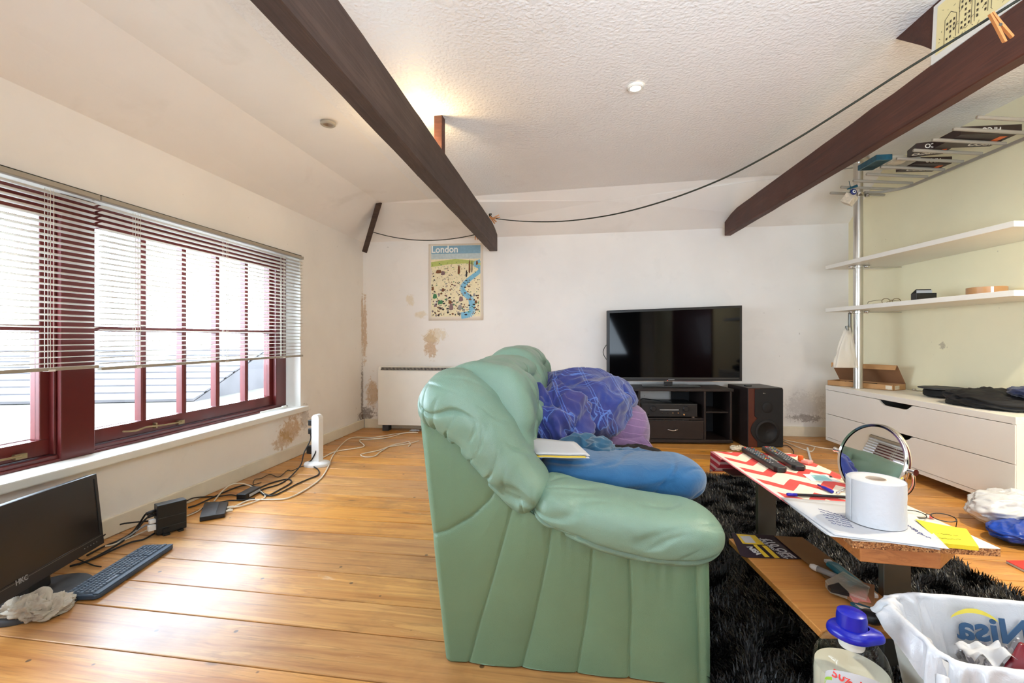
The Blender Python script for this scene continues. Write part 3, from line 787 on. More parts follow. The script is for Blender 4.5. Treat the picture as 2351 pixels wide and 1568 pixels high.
# near side panel: one padded surface pulled in along its fan of seams
seams = [[(975, 1236), (1030, 1219), (1080, 1190), (1120, 1152), (1142, 1118)],
         [(1070, 1545), (1098, 1440), (1130, 1330), (1155, 1240), (1178, 1155)],
         [(1188, 1575), (1212, 1480), (1238, 1370), (1256, 1280), (1266, 1215)],
         [(1312, 1640), (1322, 1568), (1345, 1430), (1356, 1330), (1362, 1250)],
         [(1444, 1640), (1446, 1500), (1450, 1400), (1446, 1280)],
         [(1609, 1640), (1608, 1500), (1604, 1400), (1601, 1290)]]
topc = [(955, 935), (1010, 985), (1060, 1010), (1110, 1070), (1150, 1120), (1195, 1165), (1235, 1190), (1300, 1225), (1400, 1262), (1520, 1285), (1632, 1290)]
def polyd(p, L):
    best = 1e9; x, y = p
    for (a, b) in zip(L[:-1], L[1:]):
        dx, dy = b[0]-a[0], b[1]-a[1]; t = max(0, min(1, ((x-a[0])*dx+(y-a[1])*dy)/(dx*dx+dy*dy)))
        best = min(best, math.hypot(x-a[0]-dx*t, y-a[1]-dy*t))
    return best
def interp(L, x):
    for a, b in zip(L[:-1], L[1:]):
        if a[0] <= x <= b[0]: return a[1]+(b[1]-a[1])*(x-a[0])/(b[0]-a[0])
    return L[0][1] if x < L[0][0] else L[-1][1]
def panel_pt(u, v):
    xt = lerp(957, 1633, u); yt = interp(topc, xt)
    xb = lerp(1021, 1636, u); yb = lerp(1526, 1600, u)+(2*math.sin(u*9))
    # lower hem follows the floor
    px, py = lerp(xb, xt, v), lerp(yb, yt, v)
    x, z = sp(px, py)
    z = max(z, .004)
    ds = [polyd((px, py), L) for L in seams]; d = min(ds)
    puff = .0065*(1-math.exp(-d/20))-.004*math.exp(-(d/2.4)**2)
    puff *= min(1, (1-v)*9)*.6+.4
    wr = .0045*mn.noise((x*7, z*3, 1))+.0016*mn.noise((x*26, z*10, 4))*math.exp(-d/40)
    gath = .004*math.exp(-((1-v)*5))*mn.noise((x*55, z*5, 2))
    edge = min(u, 1-u)*40
    rnd = .012*max(0, 1-edge)**2
    return S(x, .012-puff-wr-gath+rnd, z)
m = MB(); m.grid(panel_pt, 230, 130); m.build('side_panel', M['leather_shaded'], sofa, smooth=True)
# the carcass: back shell, far side, front rail, base
def outl(y): 
    pts = [(-.0, .003), (.695, .003), (.695, .30), (.45, .33), (.30, .40), (.18, .52), (.05, .66), (-.055, .68)]
    return [S(x, y, z) for x, z in pts]
m = MB(); m.prism(outl(.02), sy_*.14); m.prism(outl(SLEN-.16), sy_*.16); m.build('arm_frame', M['leather_shaded'], sofa, bevel=.01)
m = MB(); m.prism([S(0, .02, .003), S(.09, .02, .003), S(.11, .02, .30), S(.06, .02, .70), S(-.055, .02, .68)], sy_*(SLEN-.04))
m.build('back_shell', M['leather_shaded'], sofa, bevel=.015)
m = MB(); m.prism([S(.08, .15, .05), S(.70, .15, .05), S(.70, .15, .24), (S(.08, .15, .24))], sy_*(SLEN-.30)); m.build('seat_base', M['leather_shaded'], sofa, bevel=.02)

def sweep(path, W, R, yc, n=40, m=72, pw=.8, cap0=.5, cap1=.5, disp=None, lx=None):
    """path: local (x,z) list, W lateral half-width list, R half-thickness list; rings along the path"""
    pts = spline([(p[0], 0, p[1]) for p in path], 16); N = len(pts)
    cum = [0]
    for a, b in zip(pts[:-1], pts[1:]): cum.append(cum[-1]+(b-a).length)
    Lt = cum[-1]
    def at(s):
        s *= Lt
        for i in range(N-1):
            if cum[i+1] >= s or i == N-2:
                t = (s-cum[i])/max(1e-9, cum[i+1]-cum[i]); return pts[i].lerp(pts[i+1], t), (pts[i+1]-pts[i]).normalized(), (i+t)/(N-1)
    def f(u, v):
        p, t, q = at(u); k = q*(len(W)-1); i = min(int(k), len(W)-2); fr = k-i; fr = fr*fr*(3-2*fr)
        w_ = lerp(W[i], W[i+1], fr); r_ = lerp(R[i], R[i+1], fr); yy = lerp(yc[i], yc[i+1], fr) if isinstance(yc, list) else yc
        s = u*Lt; e = 1.0
        if cap0 > 0 and s < cap0*r_*2: x = 1-s/(cap0*r_*2); e *= max(0, 1-x**2.6)**.42
        if cap1 > 0 and Lt-s < cap1*r_*2: x = 1-(Lt-s)/(cap1*r_*2); e *= max(0, 1-x**2.6)**.42
        nrm = Vector((-t.z, 0, t.x))
        a = 2*math.pi*v
        cy, cn = sgp(math.cos(a), pw), sgp(math.sin(a), pw)
        k_ = 1+(disp(u, v, s, a) if disp else 0)
        P_ = Vector((p.x, yy, p.z))+Vector((0, w_*e*k_*cy, 0))+nrm*(r_*e*k_*cn)
        return P_ if lx else S(*P_)
    return f, n, m
def fold(s, a, f1, amp, seed, tilt=.0):   # narrow creases running round the pad
    x = mn.noise((s*f1+a*tilt+mn.noise((a*1.1, s*4, seed))*.9, a*.35+s*2, seed))
    k = max(0, mn.noise((s*5+seed, a*1.3, 4))+.35)
    return amp*k*math.exp(-(x/.10)**2)
c_ = .03
sh = [sp(975, 878, c_), sp(1015, 912, c_), sp(1065, 950, c_), sp(1108, 1000, c_), sp(1150, 1060, c_), sp(1190, 1112, c_), sp(1238, 1160, c_)]
def d1(u, v, s, a):
    low = max(0, -math.sin(a+.5)); hi = math.exp(-((u-.95)/.12)**2)
    r = fold(s, a, 9, -.26, 1, 1.6)*(.35+low)+fold(s, a, 20, -.17, 3, -1.2)*low+.05*mn.noise((s*6, a, 8))+.012*mn.noise((s*30, a*4, 2))
    # centre seam along the pad
    r -= .03*math.exp(-((math.sin(a-math.pi*1.42))/.05)**2) if math.cos(a-math.pi*1.42) > 0 else 0
    return r
f1, _, _ = sweep(sh, [.12, .135, .135, .13, .125, .12, .115], [.092, .098, .094, .086, .078, .070, .060], .085, pw=.85, cap0=.55, cap1=.35, disp=d1)
m = MB(); m.grid(f1, 190, 150, cv=True); m.build('arm_shoulder', M['leather'], sofa, smooth=True)
ar = [sp(1222, 1142, c_), sp(1300, 1172, c_), sp(1400, 1204, c_), sp(1500, 1225, c_), sp(1590, 1235, c_), sp(1672, 1246, c_)]
def d2(u, v, s, a):
    r = .045*mn.noise((s*5, a*.8, 18))+fold(s, a, 7, -.12, 11, 1.5)+.008*mn.noise((s*30, a*4, 2))
    g = math.exp(-((math.sin(a-math.pi*1.17))/.085)**2) if math.cos(a-math.pi*1.17) > 0 else 0
    r -= .10*g
    if u > .8: r += -.10*(u-.8)/.2*(math.exp(-(math.sin(a-math.pi*1.15)/.12)**2) if math.cos(a-math.pi*1.15) > 0 else 0)
    if u < .12: r += fold(s, a, 40, -.06, 5)*(1-u/.12)
    return r
f2, _, _ = sweep(ar, [.11, .125, .13, .13, .125, .11], [.056, .066, .076, .078, .074, .060], .085, pw=.78, cap0=.5, cap1=.9, disp=d2)
m = MB(); m.grid(f2, 190, 150, cv=True); m.build('arm_pad', M['leather'], sofa, smooth=True)
# the same pads at the far end
off = SLEN-.16
for fn, nm in ((f1, 'arm_shoulder'), (f2, 'arm_pad')):
    m = MB(); m.grid(lambda u, v, fn=fn: fn(u, v)+sy_*off, 70, 48, cv=True); m.build(nm, M['leather'], sofa, smooth=True)
# the back: tufted cushion swept along the length
def back_pt(u, v, y0, y1, seed, humps, top=.0):
    y = lerp(y0, y1, u); a = 2*math.pi*v
    e = 1.0; d0 = (y-y0); d1_ = (y1-y); rr = .07
    if d0 < rr: e *= (1-(1-d0/rr)**2.4)**.5*.35+.65 if d0 > 0 else .65
    if d1_ < rr: e *= (1-(1-d1_/rr)**2.4)**.5*.35+.65 if d1_ > 0 else .65
    cx, cz = .075, .595+top; rx, rz = .165*e, .235*e
    x = rx*sgp(math.cos(a), .85); z = rz*sgp(math.sin(a), .8)
    p = Vector((cx+x+.01*(z/rz if rz else 0), y, cz+z))
    # lean backwards with height
    front = max(0, math.cos(a))
    tuft = 0
    for (ty, tz, s_) in humps:
        dd = ((y-ty)/.075)**2+((p.z-tz)/.055)**2
        tuft += s_*math.exp(-dd)
        ang_ = math.atan2(p.z-tz, y-ty); tuft += .55*s_*math.exp(-dd*.10)*max(0, math.cos(ang_*7+1+ty*9))**8
    p.x -= (tuft)*front
    k = .012*mn.noise((y*6, a*1.2, seed))+.006*mn.noise((y*17, a*2.5, seed+1))
    p += Vector((math.cos(a)*k, 0, math.sin(a)*k))
    return S(*p)
tf = [(.50, .74, .05), (.33, .60, .05), (.70, .60, .055), (.50, .46, .05), (.30, .40, .04), (.72, .40, .04)]
m = MB(); m.grid(lambda u, v: back_pt(u, v, .10, .76, 3, tf, .0), 110, 80, cv=True)
m.poly([back_pt(0, k/80, .10, .76, 3, tf, .0) for k in range(80)][::-1]); m.poly([back_pt(1, k/80, .10, .76, 3, tf, .0) for k in range(80)])
m.build('back_cushion', M['leather'], sofa, smooth=True)
tf2 = [(y+.60, z, s_) for y, z, s_ in tf]
m = MB(); m.grid(lambda u, v: back_pt(u, v, .74, SLEN-.06, 7, tf2, .025), 110, 80, cv=True)
m.poly([back_pt(1, k/80, .74, SLEN-.06, 7, tf2, .025) for k in range(80)])
m.build('back_cushion', M['leather'], sofa, smooth=True)
# seat cushions
def blob(cx, cy, cz, rx, ry, rz, disp, p1=.45, p2=.45, nu=60, nv=80, to=S):
    def f(u, v):
        a = -math.pi/2+math.pi*u; b = 2*math.pi*v
        d = Vector((sgp(math.cos(a), p2)*sgp(math.cos(b), p1), sgp(math.cos(a), p2)*sgp(math.sin(b), p1), sgp(math.sin(a), p2)))
        k = disp(d) if disp else 0
        q = Vector((cx+rx*d.x, cy+ry*d.y, cz+rz*d.z))+d.normalized()*k
        return to(*q)
    m = MB(); m.grid(f, nu, nv, cv=True); return m
for yc in (.43, .97):
    blob(.44, yc, .29, .30, .265, .075, lambda d: .008*mn.noise((d.x*3, d.y*3, yc)), .35, .5, 30, 48).build('seat_cushion', M['leather'], sofa, smooth=True)

# ------------------------------------------------------------------ bedding
def ridged(p, f, seed, oct_=3):
    t = 0; a = 1; q = Vector(p)*f
    w_ = Vector((mn.noise(q*.6+Vector((seed, 0, 0))), mn.noise(q*.6+Vector((0, seed, 3))), mn.noise(q*.6+Vector((7, 0, seed)))))*.9
    q = q+w_
    for i in range(oct_):
        n = mn.noise(q+Vector((seed*1.7+i*9, i*3, 0))); t += a*(1-abs(n)*2.2); a *= .5; q = q*2.05
    return t
# blue duvet folded on the near seat: an L of soft tube along the sofa's depth
c2 = .22
bd = [sp(1236, 1085, c2), sp(1300, 1098, c2), sp(1400, 1110, c2), sp(1500, 1120, c2), sp(1580, 1122, c2), sp(1645, 1125, c2)]
bd = [(x, z) for x, z in bd]
def d3(u, v, s, a):
    r = .07*mn.noise((s*5, a*.7, 31))+fold(s, a, 6, -.14, 33, 1.2)+.012*mn.noise((s*24, a*3, 2))
    g = math.exp(-((s-.38-.06*math.sin(a))/.006)**2) if math.sin(a) > -.3 and math.cos(a) < .4 else 0
    return r-.05*g
f3, _, _ = sweep(bd, [.15, .155, .155, .15, .145, .12], [.052, .056, .058, .062, .066, .058], [.35, .35, .36, .37, .36, .35], pw=.72, cap0=.5, cap1=.95, disp=d3)
du = thing('blue_duvet', 'bright blue folded duvet lying along the near sofa arm', 'duvet', tuple(S(.35, .37, .40)), -th_)
m = MB(); m.grid(f3, 140, 90, cv=True); m.build('folded_duvet', M['blue_duvet'], du, smooth=True)
def d4(d): return .026*(ridged(d, 1.15, 4, 2)-.6)
blob(.40, .49, .470, .12, .11, .055, d4, .9, .9, 80, 120).build('crumpled_corner', M['teal_duvet'], du, smooth=True)
blob(.54, .48, .440, .13, .10, .045, lambda d: .016*(ridged(d, 1.2, 14, 2)-.6), .8, .8, 50, 80).build('duvet_fold', M['blue_duvet'], du, smooth=True)
un = thing('folded_sheet', 'navy and white folded sheet peeping out under the front end of the blue duvet', 'sheet', tuple(S(.64, .33, .34)), -th_)
blob(.60, .335, .362, .125, .11, .022, lambda d: .003*mn.noise(d*6), .6, .7, 30, 50).build('navy_layer', M['navy'], un, smooth=True)
blob(.605, .325, .378, .122, .11, .010, lambda d: .004*mn.noise(d*9), .6, .7, 30, 60).build('white_layer', M['white_cloth'], un, smooth=True)
# checked duvet heaped on the far half
pd = thing('checked_duvet', 'crumpled blue and purple checked duvet heaped on the far seat', 'duvet', tuple(S(.35, .95, .37)), -th_)
def heap(cx, cy, cz, rx, ry, rz, f, amp, seed, name, mat, par, p=.85, nu=110, nv=170, oc=3):
    m = blob(cx, cy, cz, rx, ry, rz, lambda d: amp*(ridged((d.x*rx/.2, d.y*ry/.2, d.z*rz/.2), f, seed, oc)-.75), p, p, nu, nv)
    return m.build(name, mat, par, smooth=True)
heap(.25, .64, .535, .155, .15, .16, 1.15, .048, 5, 'duvet_bundle', M['plaid'], pd)
heap(.38, 1.02, .570, .23, .24, .165, 1.0, .030, 9, 'duvet_heap', M['plaid'], pd)
heap(.15, .60, .42, .13, .13, .06, 1.6, .03, 12, 'duvet_fold', M['plaid'], pd, .9, 70, 100)
heap(.52, 1.16, .60, .14, .17, .10, .9, .02, 17, 'duvet_fold', M['plaid'], pd, .7, 70, 100)
pc = thing('mauve_blanket', 'mauve striped blanket hanging over the far sofa arm below the checked duvet', 'blanket', tuple(S(.5, 1.2, .37)), -th_)
def drape(u, v):
    # u across (towards the front), v downwards
    x = lerp(.27, .60, u)+.20*v**1.2*u+.03*v; z = lerp(.61, .27, v)-.05*u*(1-v)
    y = 1.00+.10*math.sin(u*2.4)-.16*v+.010*math.sin(v*26+u*5)+.014*mn.noise((u*4, v*6, 2))
    bulge = .10*math.sin(min(1, u*1.02)*math.pi)**.6
    return S(x, y-bulge*.7, z)
m = MB(); m.grid(drape, 80, 70); m.build('blanket_drape', M['purple'], pc, smooth=True, solid=.012)
heap(.47, 1.16, .42, .26, .22, .20, .8, .014, 21, 'blanket_bulk', M['purple'], pc, .8, 70, 110)
# black furry cushion between the duvets
heap(.585, .80, .375, .17, .16, .048, 2.0, .012, 25, 'fur_top', M['fur'], None).name = 'fur_throw'
fo = bpy.data.objects['fur_throw']; tag(fo, 'black furry throw lying on the seat front between the blue duvet and the mauve blanket', 'throw')

# papers on the blue duvet
def sheet_stack(name, label, cat, px4, z0, n, colors, jit=.006, grp=None, wav=.0, thick=.0012):
    c = [onz(px, py, z0) for px, py in px4]; o = sum(c, Vector())/4
    t = thing(name, label, cat, (o.x, o.y, z0), math.atan2((c[1]-c[0]).y, (c[1]-c[0]).x), grp)
    for i in range(n):
        z = z0+.0008+i*.0022; j = Vector((random.uniform(-jit, jit), random.uniform(-jit, jit), 0)) if i < n-1 else Vector()
        def f(u, v): 
            p = lerp(lerp(c[0], c[1], u), lerp(c[3], c[2], u), v)+j
            return Vector((p.x, p.y, z+wav*(mn.noise((u*2.5, v*2.5, 3)))*(u*(1-u)*4*.5+.5)))
        m = MB(); m.grid(f, 8, 8); m.build('sheet', colors[i % len(colors)], t, smooth=True, solid=thick)
    return t, c
lp, c = sheet_stack('letters', 'fanned pile of white letters lying on the blue duvet against the sofa back', 'papers', [(1232, 1052), (1350, 1053), (1318, 1022), (1197, 1012)], .532, 6, [M['paper'], M['paper'], M['leaf_y'], M['paper'], M['leaf_d'], M['paper']], .009, None, .004)
# ------------------------------------------------------------------ back wall: heater, poster, TV, stand, speaker
hx0 = P(867, 0, 4.40).x; ht = thing('storage_heater', 'cream storage heater on the back wall left of the sofa back', 'heater', (hx0+.4, 4.40, 0), math.atan2(dB.y, dB.x))
MH = Mx(Vector((hx0, 4.402, 0)), dB, nB, (0, 0, 1))
m = MB(); m.M = MH; m.box(0, .92, 0, .118, .058, .585); m.prism([(0, 0, .585), (0, .118, .585), (0, .118, .622), (0, .022, .622)], (.92, 0, 0)); m.build('casing', M['heater'], ht, bevel=.006)
m = MB(); m.M = MH; m.prism([(.03, .0025, .590), (.03, .0195, .6165), (.03, .012, .6165), (.03, -.004, .590)], (.86, 0, 0)); m.build('outlet_slot', M['dust'], ht)
m = MB(); m.M = MH
for i in range(62):
    x = .035+i*.01385; m.prism([(x, -.003, .589), (x, .016, .618), (x, .012, .618), (x, -.006, .589)], (.0045, 0, 0))
m.build('outlet_grille', M['rail'], ht, kind='stuff')
m = MB(); m.M = MH; m.box(.04, .10, .02, .10, 0, .058); m.box(.82, .88, .02, .10, 0, .058); m.build('foot', M['dust'], ht)
for k, (px, py, sz) in enumerate([(925, 983, .05), (952, 990, .06), (938, 978, .04)]):
    p = onz(px, py, 0); m = MB()
    m.grid(lambda u, v: Vector((p.x+(u-.5)*sz*1.6, p.y+(v-.5)*sz, .004+.02*abs(mn.noise((u*3, v*3, k*5))))), 8, 8)
    m.build('plaster_flake', M['paper'], origin=(p.x, p.y, 0), smooth=False, solid=.001, label=['left scrap of torn paper on the floor under the heater', 'right and largest scrap of torn paper on the floor under the heater', 'middle scrap of torn paper on the floor under the heater'][k], cat='paper scrap', group='paper scraps under the heater')

# poster
cp = [bw(984, 736, -.004), bw(1109, 735, -.004), bw(1105, 558, -.004), bw(989, 561, -.004)]
po = thing('wall_poster', 'city view poster with white lettering on a blue sky, taped to the back wall', 'poster', tuple((cp[0]+cp[1])/2), math.atan2(dB.y, dB.x))
ex = (cp[1]-cp[0]); pw_, ph_ = ex.length, (cp[3]-cp[0]).length; exn = ex.normalized(); MPo = Mx(cp[0], exn, nB, (0, 0, 1))
def pq(u, v, d=0): # poster coords 0..1
    x = u*pw_; z = v*ph_; b = -.006*math.sin(v*3.1)*math.exp(-u*3)-.008*math.exp(-(1-u)*8)*math.exp(-v*5)
    return MPo @ Vector((x, b-d, z))
m = MB(); m.grid(lambda u, v: pq(u, v), 12, 14); m.build('poster_sheet', simple('poster_paper', srgb(238, 226, 208), .6, var=.01), po, smooth=True, solid=.001)
pm = [simple('print_'+n, srgb(*c), .6, var=.08, vs=40) for n, c in (('sky', (132, 170, 190)), ('haze', (190, 204, 204)), ('field', (186, 196, 108)), ('cream', (240, 226, 186)),
     ('river', (128, 188, 214)), ('brown', (122, 76, 42)), ('dark', (44, 38, 36)), ('green', (70, 128, 80)), ('mauve', (132, 104, 104)), ('grey', (150, 142, 136)))]
m = MB()
def pr(u0, u1, v0, v1, mi, d=.0012, nn=6):
    m.mi = mi; m.grid(lambda u, v: pq(lerp(u0, u1, u), lerp(v0, v1, v), d), nn, 3)
def ppoly(pts, mi, d):
    m.mi = mi; m.poly([pq(u, v, d) for u, v in pts])
pr(.05, .955, .87, .975, 0); pr(.05, .955, .80, .87, 1)
pr(.05, .955, .05, .80, 3)
ppoly([(.05, .70), (.4, .735), (.70, .74), (.955, .70), (.955, .765), (.5, .80), (.3, .785), (.05, .765)], 2, .0018)
riv = [(.60, .06), (.78, .09), (.80, .18), (.78, .28), (.68, .34), (.62, .42), (.70, .50), (.82, .57), (.93, .63), (.95, .68), (.84, .73), (.95, .77)]
rp = spline([(a, b, 0) for a, b in riv], 6)
for a, b in zip(rp[:-1], rp[1:]):
    wv = .055*(1-.65*a.y); t_ = (b-a).normalized(); nn_ = Vector((-t_.y*1.2, t_.x*.8, 0))
    ppoly([(max(.05, min(.955, q.x)), q.y) for q in (a-nn_*wv, b-nn_*wv, b+nn_*wv, a+nn_*wv)], 4, .0022)
rnd = random.Random(5)
for i in range(420):
    v = .06+.70*rnd.random()**1.15; u = rnd.uniform(.06, .94); s_ = rnd.uniform(.004, .013)*(1.25-v*.9)*1.3
    k = rnd.choice([6, 6, 6, 5, 5, 7, 8, 9]) if v < .62 else rnd.choice([7, 6, 2, 7, 5])
    n = rnd.choice([3, 4, 5]); a0 = rnd.random()*6; st = rnd.uniform(.5, 2.2)
    ppoly([(max(.05, min(.955, u+s_*st*math.cos(a0+6.283*j/n))), v+s_*.8*math.sin(a0+6.283*j/n)) for j in range(n)], k, .0026)
for (u, v, w2, h2, k) in [(.755, .70, .022, .13, 5), (.80, .70, .012, .12, 6), (.56, .66, .03, .09, 5), (.19, .64, .07, .035, 5), (.27, .62, .05, .04, 8), (.89, .745, .025, .04, 5), (.70, .61, .02, .07, 6), (.12, .32, .05, .05, 7), (.22, .24, .06, .04, 7),
                          (.42, .18, .05, .07, 8), (.58, .17, .05, .05, 9), (.40, .24, .04, .035, 5), (.60, .28, .05, .05, 8), (.13, .20, .03, .03, 8), (.87, .24, .03, .03, 5), (.84, .33, .03, .03, 9), (.08, .42, .03, .04, 5), (.27, .40, .035, .035, 5)]:
    jag = [(-1, -.8), (-.3, -1), (.5, -.9), (1, -.5), (.8, .4), (.5, 1), (.1, .7), (-.2, 1), (-.7, .6)]
    ppoly([(u+w2*.8*a, v+h2*.7*b) for a, b in jag], k, .003)
m.build('city_print', pm, po, kind='stuff')
tm = MPo.copy(); MT = Mx(pq(.30, .925, .004), exn, (0, 0, 1))
text('London', .095, MT, simple('print_white', srgb(246, 244, 236), .6), po, bold=.02, xs=.92)

# TV stand
ST = thing('tv_stand', 'low black-brown media stand with open bays and one drawer under the TV', 'TV stand', (1.36, 3.86, 0), math.atan2(dB.y, dB.x)*.35)
aS = math.atan2(dB.y, dB.x)*.35
MT_ = Matrix.Translation(Vector((.86, 3.88, 0))) @ Matrix.Rotation(aS, 4, 'Z')
wS, dS, hS = 1.0, .36, .47
def sbox(name, mat, *b, bev=.002):
    m = MB(); m.M = MT_; m.box(*b); return m.build(name, mat, ST, bevel=bev)
sbox('top_board', M['stand'], -.01, wS+.01, -.01, dS, hS-.022, hS)
sbox('plinth', M['stand'], -.005, wS+.005, -.01, dS, .015, .04)
for x in (0, .215, .765, wS-.018): sbox('upright', M['stand'], x, x+.018, 0, dS, .04, hS-.022)
sbox('shelf', M['stand'], .233, .765, .01, dS-.01, .205, .218)
for x in (.018, .783): sbox('shelf', M['stand'], x, x+.197 if x < .1 else wS-.018, .03, dS-.01, .26, .272)
for (a, b) in ((.018, .215), (.783, wS-.018)): sbox('back_board', M['blackm'], a, b, dS-.012, dS-.004, .04, hS-.022)
sbox('back_board', M['blackm'], .60, .765, dS-.012, dS-.004, .218, hS-.022)
dr = sbox('drawer', M['stand'], .236, .762, -.004, .014, .045, .20)
m = MB(); m.M = MT_; m.tube(spline([(.46, -.004, .128), (.462, -.02, .126), (.50, -.024, .118), (.538, -.02, .126), (.54, -.004, .128)], 4), .0035, 6); m.build('handle', M['chrome'], dr, smooth=True)
# receiver
RV = thing('hifi_receiver', 'black hi-fi receiver with two knobs, on the stand below the TV', 'receiver', tuple(MT_ @ Vector((.47, .15, .218))), aS)
m = MB(); m.M = MT_; m.box(.245, .715, .03, .31, .230, .338); m.build('case', M['amp'], RV, bevel=.003)
m = MB(); m.M = MT_; m.box(.243, .717, .018, .031, .228, .338); fp = m.build('front_panel', M['black'], RV, bevel=.003)
for x, r in ((.345, .024), (.62, .024), (.30, .006), (.60, .008)):
    z = .298 if r > .01 else .25; m = MB(); m.M = MT_ @ Matrix.Translation((x, .018, z)) @ Matrix.Rotation(math.pi/2, 4, 'X')
    m.lathe([(r, 0), (r, .012), (r*.85, .016), (.0001, .016)], 20); m.build('knob', M['chrome'] if r < .01 else M['black'], RV, smooth=True, sharp=40)
m = MB(); m.M = MT_; m.box(.40, .56, .016, .019, .284, .291)
m.build('display_strip', M['grey_print'], RV)
for i in range(4):
    m = MB(); m.M = MT_; m.box(.415+i*.045, .425+i*.045, .014, .019, .258, .264); m.build('button', M['chrome'], RV)
m = MB(); m.M = MT_
for x in (.27, .69): m.box(x-.012, x+.012, .04, .07, .218, .230)
m.build('foot', M['chrome'], RV)
tag(MB().tube(spline([MT_ @ Vector(p) for p in ((.28, .2, .342), (.31, .24, .352), (.38, .18, .352), (.46, .12, .344), (.50, .10, .343))], 6), .004, 6).build('black_lead', M['cable_b'], origin=tuple(MT_ @ Vector((.4, .17, .342))), smooth=True), 'black cable lying across the top of the hi-fi receiver', 'cable')
m = MB(); m.M = MT_; m.tube([(.475, .105, .345), (.52, .085, .345)], [.007, .006], 8)
m.build('cable_plug', M['black'], origin=tuple(MT_ @ Vector((.5, .1, .342))), label='black plug at the end of the cable on the receiver', cat='plug')
# TV
ta = P(1394, 875, 4.02); tb = P(1704, 875, 3.98)
eT = Vector((tb.x-ta.x, tb.y-ta.y, 0)).normalized(); nT = Vector((-eT.y, eT.x, 0)); MTv = Mx(Vector((ta.x, ta.y, 0)), eT, nT, (0, 0, 1)); wT = (Vector((tb.x, tb.y, 0))-Vector((ta.x, ta.y, 0))).length
zl = P(1394, 875, 4.02).z; zr = P(1704, 875, 3.98).z; tl_, tr_ = P(1394, 713, 4.02).z, P(1704, 701, 3.98).z
tv = thing('television', 'large black flat-screen television on the media stand', 'television', tuple(MTv @ Vector((wT/2, .02, .47))), math.atan2(eT.y, eT.x))
fr = [(0, 0, zl), (wT, 0, zr), (wT, 0, tr_), (0, 0, tl_)]
m = MB(); m.M = MTv; m.prism(fr, (0, .045, 0)); m.build('bezel', M['black'], tv, bevel=.003)
m = MB(); m.M = MTv
ins = lambda a, b, c, d, y: [(a, y, zl+c), (wT-b, y, zr+c), (wT-b, y, tr_-d), (a, y, tl_-d)]
m.prism(ins(.022, .022, .032, .022, -.0015), (0, .003, 0)); m.build('screen', M['screen'], tv)
m = MB(); m.M = MTv; m.box(.03, wT-.03, -.003, -.0005, zl+.028, zl+.030); m.build('trim_line', M['steel'], tv)
m = MB(); m.M = MTv
m.prism([(-.001, -.002, zl), (-.001, -.002, tl_), (wT+.001, -.002, tr_), (wT+.001, -.002, zr), (wT-.003, -.002, zr+.003), (wT-.003, -.002, tr_-.004), (.003, -.002, tl_-.004), (.003, -.002, zl+.003)][:4], (0, .001, 0)) if 0 else m.box(0, wT, -.002, .0, zl, zl+.003)
m.build('lower_edge', M['chrome'], tv)
m = MB(); m.M = MTv; m.box(wT*.455, wT*.50, -.004, -.0005, zl+.013, zl+.018); m.build('maker_badge', M['grey_print'], tv)
m = MB(); m.M = MTv; m.box(wT*.46-.035, wT*.46+.035, .01, .04, .485, zl+.02); m.build('neck', M['black'], tv, bevel=.004)
m = MB(); m.M = MTv; m.prism([(wT*.46-.24, -.04, .4715), (wT*.46+.26, -.04, .4715), (wT*.46+.20, .16, .4715), (wT*.46-.2, .16, .4715)], (0, 0, .011)); m.build('foot_plate', M['glassy'], tv, bevel=.003)
m = MB(); m.M = MTv; m.lathe([(.003, 0), (.003, .002), (.0001, .002)], 10, (wT*.45, -.0, zl+.006)); m.build('standby_light', emis('red_led', (1, .05, .03, 1), 2), tv)
tag(MB().tube(spline([P(1394, 790, 4.06), P(1387, 800, 4.05), P(1385, 812, 4.05), P(1394, 828, 4.06)], 5), .003, 6).build('aerial_lead', M['line'], origin=tuple(P(1394, 830, 4.06)), smooth=True), 'thin cable looping out from behind the left side of the television', 'cable')
# cable box and bits on the stand
tag(MB().box(*sum([[a.x, a.x+.09] for a in [P(1420, 880, 4.08)]], []), 4.06, 4.12, .4705, .50).build('small_glass_box', M['glassy'], origin=(P(1420, 880, 4.08).x+.04, 4.09, .47), bevel=.003), 'small glassy grey box behind the left end of the television', 'box')
# speaker
sp0 = P(1717, 1027, 3.742); sp1 = P(1798, 1027, 3.742); wSp = sp1.x-sp0.x
MSp = Matrix.Translation(Vector((sp0.x, 3.742, 0))) @ Matrix.Rotation(.015, 4, 'Z')
sk = thing('floor_speaker', 'black and cherry wood loudspeaker on the floor right of the media stand', 'speaker', (sp0.x+wSp/2, 3.9, 0), .015)
hSp = .49
m = MB(); m.M = MSp; m.box(0, wSp, 0, .34, .001, hSp); m.build('cabinet', M['stand'], sk, bevel=.004)
m = MB(); m.M = MSp; m.box(.004, .10, -.004, .001, .004, hSp-.006); m.build('cherry_panel', M['cherry'], sk)
m = MB(); m.M = MSp
arc = [(.055+.0, -.010, .47)]
g = [(.055, hSp-.01), (wSp-.004, hSp-.01), (wSp-.004, .006), (.075, .006)]
g += [(.02+.055*(1-math.sin(math.pi*k/12)), .05+.19*k/12) for k in range(13)] + [(.052, .26)]
m.prism([(x, -.004, z) for x, z in g], (0, -.008, 0)); m.build('grille', M['blackm'], sk, bevel=.002)
m = MB(); m.M = MSp @ Matrix.Translation((.155, -.013, .13)) @ Matrix.Rotation(math.pi/2, 4, 'X'); m.lathe([(.10, 0), (.098, .004), (.07, -.002), (.02, -.002), (.0001, .003)], 36); m.build('woofer', M['blackm'], sk, smooth=True)
